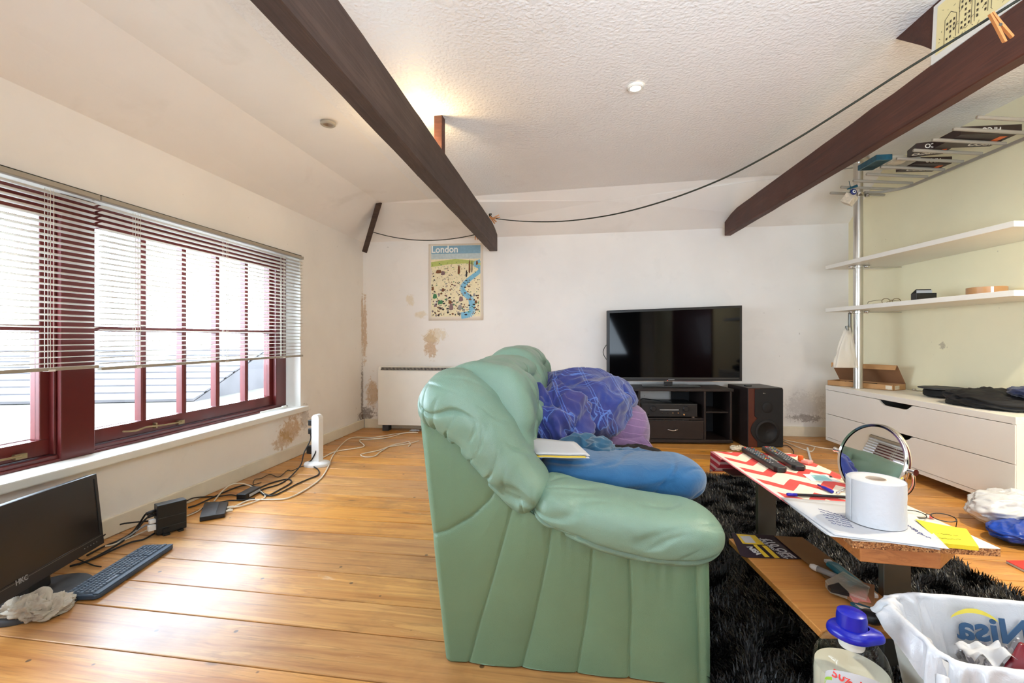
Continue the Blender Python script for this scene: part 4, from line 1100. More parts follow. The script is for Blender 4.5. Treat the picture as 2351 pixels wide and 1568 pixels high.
m = MB(); m.M = MSp @ Matrix.Translation((.155, -.013, .33)) @ Matrix.Rotation(math.pi/2, 4, 'X'); m.lathe([(.045, 0), (.043, .003), (.02, .0), (.0001, .004)], 28); m.build('tweeter', M['blackm'], sk, smooth=True)
m = MB(); m.M = MSp; m.box(.12, .128, -.0135, -.012, .445, .45); m.box(.132, .137, -.0135, -.012, .443, .447); m.build('badge', M['chrome'], sk)
m = MB(); m.M = MSp; m.box(.05, .10, .12, .16, hSp, hSp+.008); m.build('cable_clip', M['black'], origin=tuple(MSp @ Vector((.07, .14, hSp))), label='small black clip lying on top of the loudspeaker', cat='clip', bevel=.002)

# ------------------------------------------------------------------ right wall: chest, pole, shelves, rack
MC = Mx(Vector((0, 0, 0)), (1, 0, 0), (0, 1, 0))
cA, cB = Vector((2.594, 3.767, 0)), Vector((2.466, 2.228, 0))     # front edge far / near
dc = (cA-cB).normalized(); nc = Vector((dc.y, -dc.x, 0)); Lc = (cA-cB).length
MCh = Mx(cB, dc, nc, (0, 0, 1))      # x from near to far end, y into the wall, z up
ch = thing('drawer_chest', 'long cream-white wall-hung chest with two wide drawers on the right wall', 'chest', tuple(cB+dc*Lc/2+nc*.2+Vector((0, 0, .06))), math.atan2(dc.y, dc.x))
ztop = .512
def cb(name, mat, *b, bev=.0015):
    m = MB(); m.M = MCh; m.box(*b); return m.build(name, mat, ch, bevel=bev)
cb('top_panel', M['chestw'], 0, Lc, 0, .41, ztop-.036, ztop)
cb('side_panel', M['chestw'], 0, .022, .004, .41, .06, ztop-.036); cb('side_panel', M['chestw'], Lc-.022, Lc, .004, .41, .06, ztop-.036)
cb('bottom_panel', M['chestw'], .0, Lc, .002, .41, .06, .084); cb('back_panel', M['chestw'], .022, Lc-.022, .39, .41, .084, ztop-.036)
def drawer(z0, z1):
    # front with a scooped handle cut in its upper edge
    pts = [(.004, z0), (Lc-.004, z0), (Lc-.004, z1)]
    c = Lc/2+.02; w1, w2, dp = .165, .105, .034
    for s_ in (1, -1):
        seq = [(c+s_*(w1), z1), (c+s_*(w1-.015), z1-.002), (c+s_*(w2+.02), z1-dp*.6), (c+s_*(w2), z1-dp*.9), (c+s_*(w2-.02), z1-dp)]
        pts += seq if s_ == 1 else seq[::-1]
    pts += [(.004, z1)]
    m = MB(); m.M = MCh; m.prism([(x, 0, z) for x, z in pts], (0, .018, 0))
    o = m.build('drawer', M['chestw'], ch, bevel=.001)
    m = MB(); m.M = MCh; m.box(.03, Lc-.03, .03, .36, z0+.01, z0+.02); m.box(.03, Lc-.03, .05, .06, z0+.02, z1-.045); m.build('drawer_box', M['blackm'], o)
zm_ = .278
drawer(.087, zm_-.002); drawer(zm_+.002, ztop-.039)
# pole
pX, pY = 2.662, 3.50
pl = thing('shelf_pole', 'satin aluminium pole from the chest top to the ceiling, holding the wall shelves', 'pole', (pX, pY, ztop))
m = MB(); m.lathe([(.031, ztop+.001), (.031, 2.262)], 32, (pX, pY, 0)); m.build('tube', M['alu'], pl, smooth=True, sharp=40)
m = MB(); m.lathe([(.031, 2.235), (.034, 2.245), (.068, 2.252), (.07, 2.264), (.031, 2.264)], 32, (pX, pY, 0)); m.build('ceiling_flange', M['alu'], pl, smooth=True, sharp=40)
sA = 3.70; 
def shelf(z, name, label, Yn, extra=None):
    t = thing(name, label, 'shelf', (2.7, 3.0, z))
    xf = lambda Y: 2.548-.031*(3.69-Y); 
    m = MB(); m.prism([(xf(Yn), Yn, z), (RX(Yn)-.004, Yn, z), (RX(sA)-.004, sA-.02, z), (xf(sA), sA, z)], (0, 0, .030)); m.build('board', M['chestw'], t, bevel=.0015)
    # clamp collar on the pole with a tie rod to the wall
    m = MB(); m.lathe([(.0315, z-.022), (.040, z-.020), (.040, z-.006), (.0315, z-.004)], 28, (pX, pY, 0)); m.build('collar', M['alu'], t, smooth=True, sharp=40)
    for dx, dy in ((-.052, 0.0), (.045, -.03)):
        m = MB(); m.lathe([(.0001, z-.022), (.016, z-.020), (.019, z-.012), (.017, z-.002)], 20, (pX+dx, pY+dy, 0)); m.build('clamp_screw', M['chrome'], t, smooth=True)
    m = MB(); m.tube([(pX+.03, pY, z-.012), (RX(pY)-.01, pY-.005, z-.012)], .003, 6); m.build('tie_rod', M['alu'], t)
    return t
shelf(1.456, 'wall_shelf', 'upper empty white wall shelf clamped to the pole', 2.27)
shelf(1.110, 'wall_shelf', 'lower white wall shelf carrying tape, glasses and a black box', 2.27)
# slatted rack
zk = 2.031
rk = thing('slatted_rack', 'grey metal hat rack of parallel bars high on the pole above the shelves', 'rack', (2.4, 3.0, zk))
bars = [(1907, 443), (1931.6, 429.6), (1960, 415), (1990, 400), (2023, 383), (2060, 364), (2098, 345), (2142, 321), (2190, 296), (2244, 269)]
for px, py in bars:
    a = onz(px, py, zk); b = Vector((RX(a.y)-.06, a.y+.05, zk))
    m = MB(); m.tube([a-Vector((.004, 0, 0)), a, b], [.006, .010, .010], 10); m.build('bar', M['rack'], rk, smooth=True, sharp=50)
ra = Vector((pX+.035, pY-.02, zk-.018))
rail = spline([ra, ra+Vector((.12, -.01, 0)), Vector((RX(3.30)-.07, 3.36, zk-.018)), Vector((RX(3.1)-.06, 3.15, zk-.018)), Vector((RX(2.3)-.06, 2.25, zk-.018))], 8)
m = MB()
for a, b in zip(rail[:-1], rail[1:]):
    t_ = (b-a).normalized(); n_ = Vector((-t_.y, t_.x, 0))*.006
    m.hexa([a-n_-Vector((0, 0, .008)), b-n_-Vector((0, 0, .008)), b+n_-Vector((0, 0, .008)), a+n_-Vector((0, 0, .008)), a-n_+Vector((0, 0, .010)), b-n_+Vector((0, 0, .010)), b+n_+Vector((0, 0, .010)), a+n_+Vector((0, 0, .010))])
m.build('rear_rail', M['rack'], rk)
m = MB(); m.lathe([(.0315, zk-.05), (.040, zk-.048), (.040, zk-.02), (.0315, zk-.018)], 28, (pX, pY, 0)); m.lathe([(.0001, zk-.05), (.016, zk-.05), (.018, zk-.03), (.012, zk-.02)], 20, (pX+.06, pY-.01, 0)); m.build('collar', M['chrome'], rk, smooth=True, sharp=40)
# boxes on the rack
wht = simple('box_white_lettering', srgb(240, 236, 228), .5)
def rbox(name, label, cat, x0, x1, y0, y1, h, mat, txt=None, rz=0, ts=.05, group=None):
    c = Vector(((x0+x1)/2, (y0+y1)/2, zk+.011)); t = thing(name, label, cat, tuple(c), rz, group)
    m = MB(); m.M = Matrix.Translation(c) @ Matrix.Rotation(rz, 4, 'Z'); hx, hy = (x1-x0)/2, (y1-y0)/2
    m.box(-hx, hx, -hy, hy, 0, h); m.build('carton', mat, t, bevel=.001)
    if txt:
        for (px_, py_) in ([(0, 0)] if isinstance(txt, str) else txt[1]):
            MM = m.M @ Mx((px_*hx, py_*hy, -.0008), (-1, 0, 0), (0, 1, 0)); text(txt if isinstance(txt, str) else txt[0], ts, MM, wht, t, bold=.02)
        MM = m.M @ Mx((0, -hy-.0008, h*.5), (-1, 0, 0), (0, 0, -1)); text(txt if isinstance(txt, str) else txt[0], min(ts, h*.8), MM, wht, t, bold=.02)
        m2 = MB(); m2.M = m.M; m2.box(hx*.55, hx*.8, -hy*.5, hy*.5, -.001, 0); m2.build('colour_panel', M['orange'], t)
    return t
rbox('lamp_carton', 'dark brown carton with white lettering on the rack, nearest the pole', 'box', 2.64, 2.88, 2.98, 3.13, .045, M['brownprint'], ('PIFCO', [(0, .35)]), -.05, .06, None)
rbox('lamp_carton', 'middle dark brown carton with white lettering lying on the rack', 'box', 2.48, 2.66, 2.74, 2.86, .045, M['brownprint'], ('PIFCO', [(-.2, .1)]), -.35, .05, None)
rbox('lamp_carton', 'largest dark brown carton with white lettering, on the rack nearest the camera', 'box', 2.53, 2.84, 2.54, 2.73, .045, M['brownprint'], ('PIFCO', [(.55, .5)]), -.10, .06, None)
tp = rbox('bulb_pack', 'teal and clear blister pack on the rack beside the cartons', 'packet', 2.36, 2.62, 2.92, 3.10, .03, M['clear'], None, -.12, .05, None)
m = MB(); m.M = Matrix.Translation((2.40, 3.01, zk+.012)) @ Matrix.Rotation(-.12, 4, 'Z'); m.box(-.05, .045, -.095, .095, -.001, .034); m.build('teal_card', M['teal_d'], tp, bevel=.002)
m = MB(); m.M = Matrix.Translation((2.53, 3.0, zk+.012)) @ Matrix.Rotation(-.12, 4, 'Z'); m.lathe([(.0001, .003), (.04, .006), (.052, .014), (.04, .022), (.0001, .026)], 24); m.build('round_lamp', M['cream_box'], tp, smooth=True)
# hanging ornament
oc = P(1950, 458, 3.40)
on_ = thing('hanging_ornament', 'small printed cube ornament with a blue glass eye bead, hanging from the rack', 'ornament', tuple(oc-Vector((0, 0, .05))))
m = MB(); m.M = Matrix.Translation(oc) @ Matrix.Rotation(.5, 4, 'Z') @ Matrix.Rotation(.55, 4, 'X') @ Matrix.Rotation(.2, 4, 'Y'); m.box(-.034, .034, -.034, .034, -.036, .036); m.build('printed_cube', M['cream_box'], on_, bevel=.003)
m = MB(); m.M = Matrix.Translation(oc+Vector((-.01, -.055, .04))) @ Matrix.Rotation(math.pi/2-.1, 4, 'X')
m.lathe([(.021, -.004), (.023, 0), (.021, .004), (.0001, .0042)], 24); m.build('eye_bead', simple('cobalt_glass', srgb(24, 40, 112), .15), on_, smooth=True)
m = MB(); m.M = Matrix.Translation(oc+Vector((-.01, -.061, .04))) @ Matrix.Rotation(math.pi/2-.1, 4, 'X'); m.lathe([(.012, 0), (.012, .0015), (.0001, .002)], 20); m.build('bead_white', M['white_pl'], on_)
m = MB(); m.M = Matrix.Translation(oc+Vector((-.01, -.064, .04))) @ Matrix.Rotation(math.pi/2-.1, 4, 'X'); m.lathe([(.005, 0), (.005, .0015), (.0001, .002)], 14); m.build('bead_pupil', M['ink_k'], on_)
m = MB(); m.tube([oc+Vector((0, 0, .03)), oc+Vector((-.005, -.02, .08)), oc+Vector((-.01, -.01, .135))], .0022, 6)
m.tube([oc+Vector((-.03, -.02, .07)), oc+Vector((.04, -.02, .095))], [.004, .012], 6); m.build('hanger', M['teal_d'], on_)
# things on the lower shelf
zs_ = 1.1405
def onshelf(px, Y): return Vector(((px-CX)*Y/F, Y, zs_))
a = onshelf(2120, 3.02)
b_ = thing('black_card_box', 'small open black box with a white card, standing on the lower shelf', 'box', tuple(a))
m = MB(); m.M = Matrix.Translation(a) @ Matrix.Rotation(-.2, 4, 'Z'); m.prism([(-.058, -.03, 0), (.058, -.03, 0), (.058, -.03, .055), (-.058, -.03, .055)], (0, .05, 0)); m.prism([(-.058, .02, .0), (.058, .02, .0), (.058, .02, .085), (-.03, .02, .085), (-.058, .02, .055)], (0, .006, 0)); m.build('box_body', M['black'], b_, bevel=.002)
m = MB(); m.M = Matrix.Translation(a+Vector((.006, -.002, 0))) @ Matrix.Rotation(-.2, 4, 'Z'); m.box(-.038, .05, .012, .016, .05, .078); m.build('white_card', M['paper'], b_)
a = onshelf(2265, 2.62)
b_ = thing('parcel_tape', 'roll of brown parcel tape standing on the lower shelf near its right end', 'tape', tuple(a))
m = MB(); m.lathe([(.062, 0), (.086, 0), (.086, .05), (.062, .05), (.062, 0)], 48, tuple(a), cap=False); m.build('tape_roll', M['tape'], b_, smooth=True, sharp=40)
m = MB()
m.grid(lambda u, v: a+Vector((.0868*math.cos(4.1+.14*u), .0868*math.sin(4.1+.14*u), .002+.046*v)), 4, 2); m.build('tape_end', M['white_pl'], b_)
def spectacles(name, label, M_, s=1.0, mat='black', thick=.0022, lensr=.022):
    t = thing(name, label, 'glasses', tuple(M_.translation), 0)
    m = MB(); m.M = M_
    for sx2 in (-1, 1):
        m.tube([(sx2*.032*s+lensr*s*1.15*math.cos(k*math.pi/10), 0, .022*s+lensr*s*.85*math.sin(k*math.pi/10)) for k in range(20)], thick, 6, closed=True)
        m.tube([(sx2*.058*s, 0, .03*s), (sx2*.066*s, .012*s, .032*s), (sx2*.062*s, .12*s, .03*s), (sx2*.056*s, .14*s, .018*s)], thick*.8, 6)
    m.tube([(-.008*s, 0, .026*s), (0, 0, .031*s), (.008*s, 0, .026*s)], thick, 6); m.build('frame', M[mat], t, smooth=True)
    m = MB(); m.M = M_
    for sx2 in (-1, 1):
        m.poly([(sx2*.032*s+lensr*s*1.12*math.cos(k*math.pi/10), .0003, .022*s+lensr*s*.83*math.sin(k*math.pi/10)) for k in range(20)])
    m.build('lens', M['glass'], t); return t
spectacles('eyeglasses', 'pair of glasses lying on the lower shelf left of the black box', Matrix.Translation(onshelf(2046, 3.28)) @ Matrix.Rotation(-.1, 4, 'Z'), 1.1, 'brass')
for px, Y, sx2, sy2, hh, mt, nm, lb in [(2017, 3.34, .075, .05, .012, 'black', 'phone_case', 'flat black case on the lower shelf left of the glasses'), (2085, 3.10, .06, .05, .012, 'dust', 'grey_pouch', 'flat grey pouch on the lower shelf between the glasses and the black box'),
                                    (2160, 2.86, .09, .03, .006, 'dust', 'flat_tool', 'thin dark tool lying on the lower shelf right of the black box'), (2209, 2.76, .05, .03, .008, 'red', 'red_packet', 'small red packet on the lower shelf left of the tape'), (1957, 3.6, .06, .03, .006, 'blackm', 'flat_cable_tie', 'thin dark strip at the far end of the lower shelf')]:
    a = onshelf(px, Y); m = MB(); m.M = Matrix.Translation(a) @ Matrix.Rotation(random.uniform(-.3, .3), 4, 'Z')
    m.prism([(-sx2/2, -sy2/2, 0), (sx2/2, -sy2/2, 0), (sx2/2*.8, sy2/2, 0), (-sx2/2*.8, sy2/2, 0)], (0, 0, hh)); m.build(nm, M[mt], origin=tuple(a), label=lb, cat='case' if 'case' in nm else 'item', bevel=.002)
# hook and thin bag below the lower shelf
hk = thing('shelf_hook', 'grey hook hanging under the far end of the lower shelf beside the pole', 'hook', tuple(P(1951, 740, 3.46)))
a = P(1951, 718, 3.46)
m = MB(); m.tube(spline([a+Vector((0, 0, 0)), a+Vector((0, 0, -.10)), a+Vector((-.01, -.02, -.15)), a+Vector((-.04, -.04, -.155)), a+Vector((-.052, -.045, -.13)), a+Vector((-.055, -.045, -.10))], 5), .011, 8); m.build('hook_body', M['steel'], hk, smooth=True)
hb = thing('hanging_bag', 'thin translucent plastic bag hanging from the hook beside the pole', 'bag', tuple(P(1942, 830, 3.42)))
def hbag(u, v):
    a_ = 2*math.pi*u; w2 = .018+.075*v**.9; t2 = .012+.022*v
    f_ = 1+.25*mn.noise((math.cos(a_)*2.5, math.sin(a_)*2.5, v*3))
    c = P(1946, 752, 3.42); return c+Vector((-.02*v+w2*f_*math.cos(a_), t2*f_*math.sin(a_), -.30*v))
m = MB(); m.grid(hbag, 60, 34, cu=True); m.build('bag_film', M['bag_thin'], hb, smooth=True)
# on the chest: carton, pouch, clothing, cable
zc = ztop+.001
cs = lambda px, py: onz(px, py, zc)
cbx = thing('cardboard_mailer', 'flat brown cardboard box with its lid half open on the far end of the chest', 'box', tuple(cs(1985, 893)), 0)
q0, q1 = Vector((2.60, 3.75, zc)), Vector((2.80, 3.34, zc))
ex_ = (q1-q0); ex_.z = 0; exl = ex_.length; exn_ = ex_.normalized(); ey_ = Vector((-exn_.y, exn_.x, 0)); MX = Mx(q0, exn_, ey_, (0, 0, 1)); dd_ = .17
m = MB(); m.M = MX
hB = .04; tk = .003
m.box(0, exl, 0, dd_, 0, tk); m.box(0, exl, 0, tk, 0, hB); m.box(0, exl, dd_-tk, dd_, 0, hB); m.box(0, tk, 0, dd_, 0, hB); m.box(exl-tk, exl, 0, dd_, 0, hB)
m.build('tray', M['card'], cbx)
m = MB(); m.M = MX; an = math.radians(50); ll = dd_+.015
m.prism([(0, dd_, hB), (exl, dd_, hB), (exl, dd_-ll*math.cos(an), hB+ll*math.sin(an)), (0, dd_-ll*math.cos(an), hB+ll*math.sin(an))], (0, .0015, .003))
yl, zl2 = dd_-ll*math.cos(an), hB+ll*math.sin(an)
m.prism([(0, yl, zl2), (exl, yl, zl2), (exl-.006, yl-.012, zl2-.034), (.006, yl-.012, zl2-.034)], (0, .003, 0)); m.build('lid', M['card_d'], cbx)
m = MB(); m.M = MX
m.prism([(.002, yl-.0015, zl2+.002), (exl-.002, yl-.0015, zl2+.002), (exl-.008, yl-.0135, zl2-.033), (.008, yl-.0135, zl2-.033)], (0, -.002, 0)); m.build('lid_flap', M['card'], cbx)
m = MB(); m.M = MX; m.box(exl*.28, exl*.30, 0, .01, hB-.001, hB+.001); m.box(exl*.2, exl*.6, .05, .2, tk, .03); m.build('contents', M['blackm'], cbx)
m = MB(); m.M = MX; m.box(exl-.05, exl-.01, -.0012, 0, .006, .034) ; m.box(exl, exl+.001, .02, .08, .006, .034); m.build('address_label', M['cream_box'], cbx)
a = Vector(((2170-CX)*2.98/F, 2.98, zc))
pz = thing('zip_pouch', 'round-ended black zipped pouch on the chest right of the cardboard box', 'pouch', tuple(a))
blob(a.x, a.y, a.z+.028, .10, .10, .027, lambda d: .003*mn.noise(d*4), .75, .35, 30, 60, to=lambda *q: Vector(q)).build('pouch_body', M['blackm'], pz, smooth=True)
blob(a.x-.02, a.y, a.z+.060, .115, .11, .008, lambda d: .002*mn.noise(d*4), .8, .6, 20, 60, to=lambda *q: Vector(q)).build('pouch_flap', M['dust'], pz, smooth=True)
a = Vector(((2275-CX)*2.55/F, 2.55, zc))
def cl(d): return .022*(ridged(d, 1.1, 44, 3)-.8)
jm = blob(a.x+.03, a.y, a.z+.040, .17, .22, .052, cl, .8, .7, 60, 100, to=lambda *q: Vector((q[0], q[1], max(q[2], zc+.0005))))
jm.build('black_jumper', M['blackm'], origin=tuple(a), smooth=True, label='folded black jumper on the near end of the chest', cat='clothing')
a = Vector((2.70, 2.38, zc)); nm_ = blob(a.x+.02, a.y, a.z+.105, .09, .08, .028, lambda d: .012*(ridged(d, 1.6, 3, 2)-.7), .9, .9, 30, 50, to=lambda *q: Vector(q))
nm_.build('navy_cloth', M['navy'], origin=tuple(a), smooth=True, label='bunched navy cloth on top of the black jumper at the right edge', cat='clothing')
a = [cs(2088, 893), cs(2100, 888), cs(2115, 893), cs(2108, 899), cs(2095, 896), cs(2120, 898), cs(2135, 893)]
m = MB(); m.tube(spline([p+Vector((0, 0, .003)) for p in a], 6), .002, 6); m.tube([a[4]+Vector((0, 0, .006)), a[4]+Vector((.03, 0, .006))], .006, 8)
m.build('silver_cable', M['alu'], origin=tuple(a[0]), smooth=True, label='coiled silvery cable on the chest between the cardboard box and the black pouch', cat='cable')
a = [cs(2230, 926), cs(2280, 930), cs(2330, 938)]
MB().prism([cs(2225, 925), cs(2262, 934), cs(2340, 938), cs(2300, 925)], (0, 0, .0015)).build('blue_sheet', M['teal_pl'], origin=tuple(a[0]), label='blue plastic sheet showing under the black jumper', cat='sheet')
# ------------------------------------------------------------------ rug
rug = thing('shaggy_rug', 'black shaggy rug with long glossy pile under the low table', 'rug', (1.15, 1.7, 0))
rl = lambda Y: .515 if Y < 1.17 else .515+(Y-1.17)*.133
rx1 = lambda Y: 1.752+.012*(Y-1.5)
m = MB(); m.prism([(rl(.5), .5, .001), (rx1(.5), .5, .001), (rx1(2.95), 2.95, .001), (rl(2.6), 2.95, .001), (rl(2.6), 2.6, .001), (rl(1.17), 1.17, .001)], (0, 0, .008)); m.build('backing', M['rugbase'], rug)
rng = np.random.default_rng(3)
NS = 110000
Yv = .52+2.41*rng.random(NS)**1.45; Xv = np.empty(NS)
lo = np.where(Yv < 1.17, .517, .517+(Yv-1.17)*.133); hi = 1.75+.012*(Yv-1.5)
Xv = lo+(hi-lo)*rng.random(NS)
az = rng.random(NS)*2*np.pi; ln = .020+.020*rng.random(NS); tl = .25+.75*rng.random(NS)
clump = np.sin(Xv*23+np.sin(Yv*17)*2)*2.2+np.cos(Yv*21+Xv*9)*1.5; az = az*.45+clump
wd = .0011+.0010*rng.random(NS)
dx, dy = np.cos(az), np.sin(az); pxx, pyy = -dy, dx
def lay(k, wsc):
    s = ln*k; hx_ = s*tl*.9*k**.5; hz_ = .009+s*(1-.35*tl*k)
    c = np.stack([Xv+dx*hx_, Yv+dy*hx_, hz_], 1); o_ = np.stack([pxx*wd*wsc, pyy*wd*wsc, np.zeros(NS)], 1)
    return c-o_, c+o_
a0, b0 = lay(0, 1.0); a1, b1 = lay(.6, .9); a2, b2 = lay(1.0, .25)
V = np.stack([a0, b0, a1, b1, a2, b2], 1).reshape(-1, 3) - np.array([1.15, 1.7, 0])
base_i = np.arange(NS)[:, None]*6
Fq = np.concatenate([base_i+np.array([[0, 1, 3, 2]]), base_i+np.array([[2, 3, 5, 4]])], 0)
me = bpy.data.meshes.new('pile'); me.vertices.add(len(V)); me.vertices.foreach_set('co', V.ravel())
me.loops.add(Fq.size); me.loops.foreach_set('vertex_index', Fq.ravel().astype(np.int32))
me.polygons.add(len(Fq)); me.polygons.foreach_set('loop_start', np.arange(0, Fq.size, 4, dtype=np.int32)); me.update(); me.validate()
me.materials.append(M['rug']); o = bpy.data.objects.new('pile', me); COL.objects.link(o); o.parent = rug; o['kind'] = 'stuff'

# ------------------------------------------------------------------ low table
zt = .430
tb_ = thing('low_table', 'low orange pine table on grey steel legs with a honey-coloured shelf beneath', 'table', (.98, 1.45, 0))
z0_, z1_ = .366, .411
def pz(px, py, z): p = onz(px, py, z); return (p.x, p.y, z)
A_ = onz(1975, 1290, z0_); B_ = onz(2160, 1308, z0_)
plan = [(A_.x, A_.y), (B_.x, B_.y), (1.125, 1.142), (1.145, 1.86), (.97, 1.88)]
m = MB(); m.prism([(x, y, z0_) for x, y in plan], (0, 0, z1_-z0_)); m.build('table_top', M['pine'], tb_, bevel=.003)
for i, (x, y) in enumerate([(1.02, 1.214), (1.02, 1.86-.03), ]):
    m = MB(); m.box(x-.036, x+.036, y-.010, y+.010, .010, z0_-.006); m.build('leg', M['steel'], tb_, bevel=.002)
    m = MB(); m.box(.86, 1.10, y-.06, y+.03, z0_-.007, z0_-.001); m.build('mounting_plate', M['steel'], tb_, bevel=.001)
zs2 = .220
shl = [pz(1862, 1447, zs2), pz(2035, 1480, zs2), None, None]
x0f, x0n = .722, .708
m = MB(); m.prism([(.716, 1.055, zs2-.018), (.975, 1.055, zs2-.018), (.980, 1.545, zs2-.018), (.735, 1.545, zs2-.018)], (0, 0, .018)); m.build('shelf', M['oak'], tb_, bevel=.002)
for y in (1.214, 1.52):
    m = MB(); m.box(.76, .985, y-.012, y+.012, zs2-.026, zs2-.0185); m.build('shelf_bracket', M['steel'], tb_)
# white laminated chipboard lying on the table
D1, D2 = onz(1958, 1240, zt), onz(2297, 1259, zt); D3 = onz(1834, 1049, zt)
wb_ = thing('laminated_board', 'white laminated chipboard panel with raw edge lying on the pine table top', 'board', tuple((D1+D2)/2), 0)
pl4 = [(D1.x, D1.y), (D2.x, D2.y), (D3.x+.003, D3.y+.06), (D1.x+.17, D3.y+.05)]
m = MB(); m.prism([(x, y, zt-.0185) for x, y in pl4], (0, 0, .0165)); m.build('chipboard_core', M['chip'], wb_)
m = MB(); m.prism([(x, y, zt-.002) for x, y in pl4], (0, 0, .002)); m.build('laminate_face', M['board_w'], wb_)
# chevron cloth
K1, K2, K3, K4 = onz(1632, 1037, zt+.002), onz(1790, 1145, zt+.002), onz(2125, 1179, zt+.002), onz(1834, 1049, zt+.002)
cl = thing('chevron_cloth', 'red and cream chevron table cloth covering the far half of the table', 'tablecloth', (K2.x, K2.y, zt+.002), math.atan2((K1-K2).y, (K1-K2).x)-math.pi/2)
near_r = onz(2150, 1192, zt+.002)
def clf(u, v):
    a = lerp(Vector((K2.x-.006, K2.y-.05, 0)), K1, v); b = lerp(near_r, Vector((D3.x, K1.y-.045, 0)), v)
    p = lerp(a, b, u); return Vector((p.x, p.y, zt+.0022+.0018*mn.noise((u*6, v*9, 1))+.0014))
m = MB(); m.grid(clf, 24, 40); m.build('cloth_top', M['chevron'], cl, smooth=True, solid=.001)
far_l, far_r = clf(0, 1), clf(1, 1)
m = MB(); m.grid(lambda u, v: lerp(far_l, far_r, u)+Vector((-.002*0, .006*math.sin(v*1.5)+.004*mn.noise((u*5, v, 2)), -.085*v+(.012*v*u))), 24, 8)
m.build('cloth_overhang', M['hem'], cl, smooth=True, solid=.001)
m = MB(); m.grid(lambda u, v: lerp(far_l, clf(0, .80), u)+Vector((-.001-.004*v, 0, -.085*v*(1-u)**.5)), 10, 8)
m.build('side_hem', M['hem'], cl, smooth=True, solid=.001)
# papers on the near half
zp = zt+.002
pp = thing('paper_sheets', 'white handwritten paper sheets under the toilet roll on the near half of the table', 'papers', tuple(onz(1980, 1200, zp)), 0)
def quad_sheet(px4, z, name='sheet', lift=0, par=pp, mat='paper'):
    c = [onz(a, b, z) for a, b in px4]
    def f(u, v):
        p = lerp(lerp(c[0], c[1], u), lerp(c[3], c[2], u), v); return Vector((p.x, p.y, z+lift*(1-u)*(v*(1-v)*4)*.0+.0012*mn.noise((u*3, v*3, z*90))))
    m = MB(); m.grid(f, 12, 12); return m.build(name, M[mat], par, smooth=True, solid=.0006)
quad_sheet([(1897, 1227), (2160, 1262), (2075, 1170), (1800, 1150)], zp+.004)
quad_sheet([(1906, 1231), (2140, 1258), (2060, 1160), (1792, 1142)], zp+.0065)
quad_sheet([(1916, 1228), (2180, 1260), (2095, 1178), (1796, 1145)], zp+.009)
sc = zp+.0105
m = MB()
def scribble(m, a, b, n, h, z, r=.0006, seed=0):
    rr = random.Random(seed); pts = []
    for i in range(n+1):
        t = i/n; p = lerp(a, b, t); nrm = Vector((-(b-a).y, (b-a).x, 0)).normalized()
        pts.append(Vector((p.x, p.y, z))+nrm*h*rr.uniform(-1, 1))
        if rr.random() < .16 and len(pts) > 3: m.tube(spline(pts, 3), r, 4); pts = []
    if len(pts) > 2: m.tube(spline(pts, 3), r, 4)
for k in range(6):
    scribble(m, onz(1878+k*6, 1168+k*6.5, sc), onz(1940+k*4, 1186+k*5, sc), 22, .003, sc, seed=k)
for k in range(3): scribble(m, onz(2082+k*12, 1205+k*9, sc), onz(2112+k*12, 1222+k*7, sc), 14, .003, sc, seed=20+k)
m.build('handwriting', M['ink'], pp, kind='stuff')
# toilet roll
rc = Vector(((2011-CX)*1.135/F, 1.135, zp+.0112)); rh = .106; rr_ = .0595
tr = thing('toilet_roll', 'white toilet paper roll standing on the papers', 'toilet roll', tuple(rc))
def rollf(u, v):
    a = 2*math.pi*u; e = .0012*mn.noise((math.cos(a)*9, math.sin(a)*9, v*10)); return rc+Vector(((rr_+e)*math.cos(a), (rr_+e)*math.sin(a), rh*v))
tpm = NT('quilted_tissue'); co_ = tpm.coord(); tpm.set(**{'Base Color': srgb(196, 197, 200), 'Roughness': .9})
vv = tpm.N('ShaderNodeTexVoronoi', feature='DISTANCE_TO_EDGE'); vv.inputs['Scale'].default_value = 90; tpm.L(co_, vv.inputs['Vector']); tpm.bump(tpm.math('ADD', vv.outputs[0], tpm.noise(co_, 60, 4)), .4, .0015)
m = MB(); m.grid(rollf, 72, 24, cu=True); m.build('tissue_wall', tpm.mat, tr, smooth=True)
m = MB(); m.lathe([(.0205, rh-.0005), (.03, rh+.0005), (.045, rh), (rr_-.001, rh-.0008), (rr_, rh-.003)], 60, tuple(rc), cap=False); m.build('tissue_end', tpm.mat, tr, smooth=True)
m = MB(); m.lathe([(.021, .001), (.021, rh+.0008), (.0195, rh+.0008), (.0195, .001)], 40, tuple(rc), cap=False); m.build('cardboard_core', simple('grey_card_core', srgb(196, 178, 158), .8), tr, smooth=True, sharp=40)
# the loose end of the paper standing up at the left, perforated edge
m = MB(); m.grid(lambda u, v: rc+Vector((-(rr_+.0015)*math.cos(.6*u-.62), -(rr_+.0015)*math.sin(.6*u-.62)*1.0, rh*v*1.0+.004*(1-u)*v)), 14, 8); m.build('loose_sheet', tpm.mat, tr, smooth=True, solid=.0005)
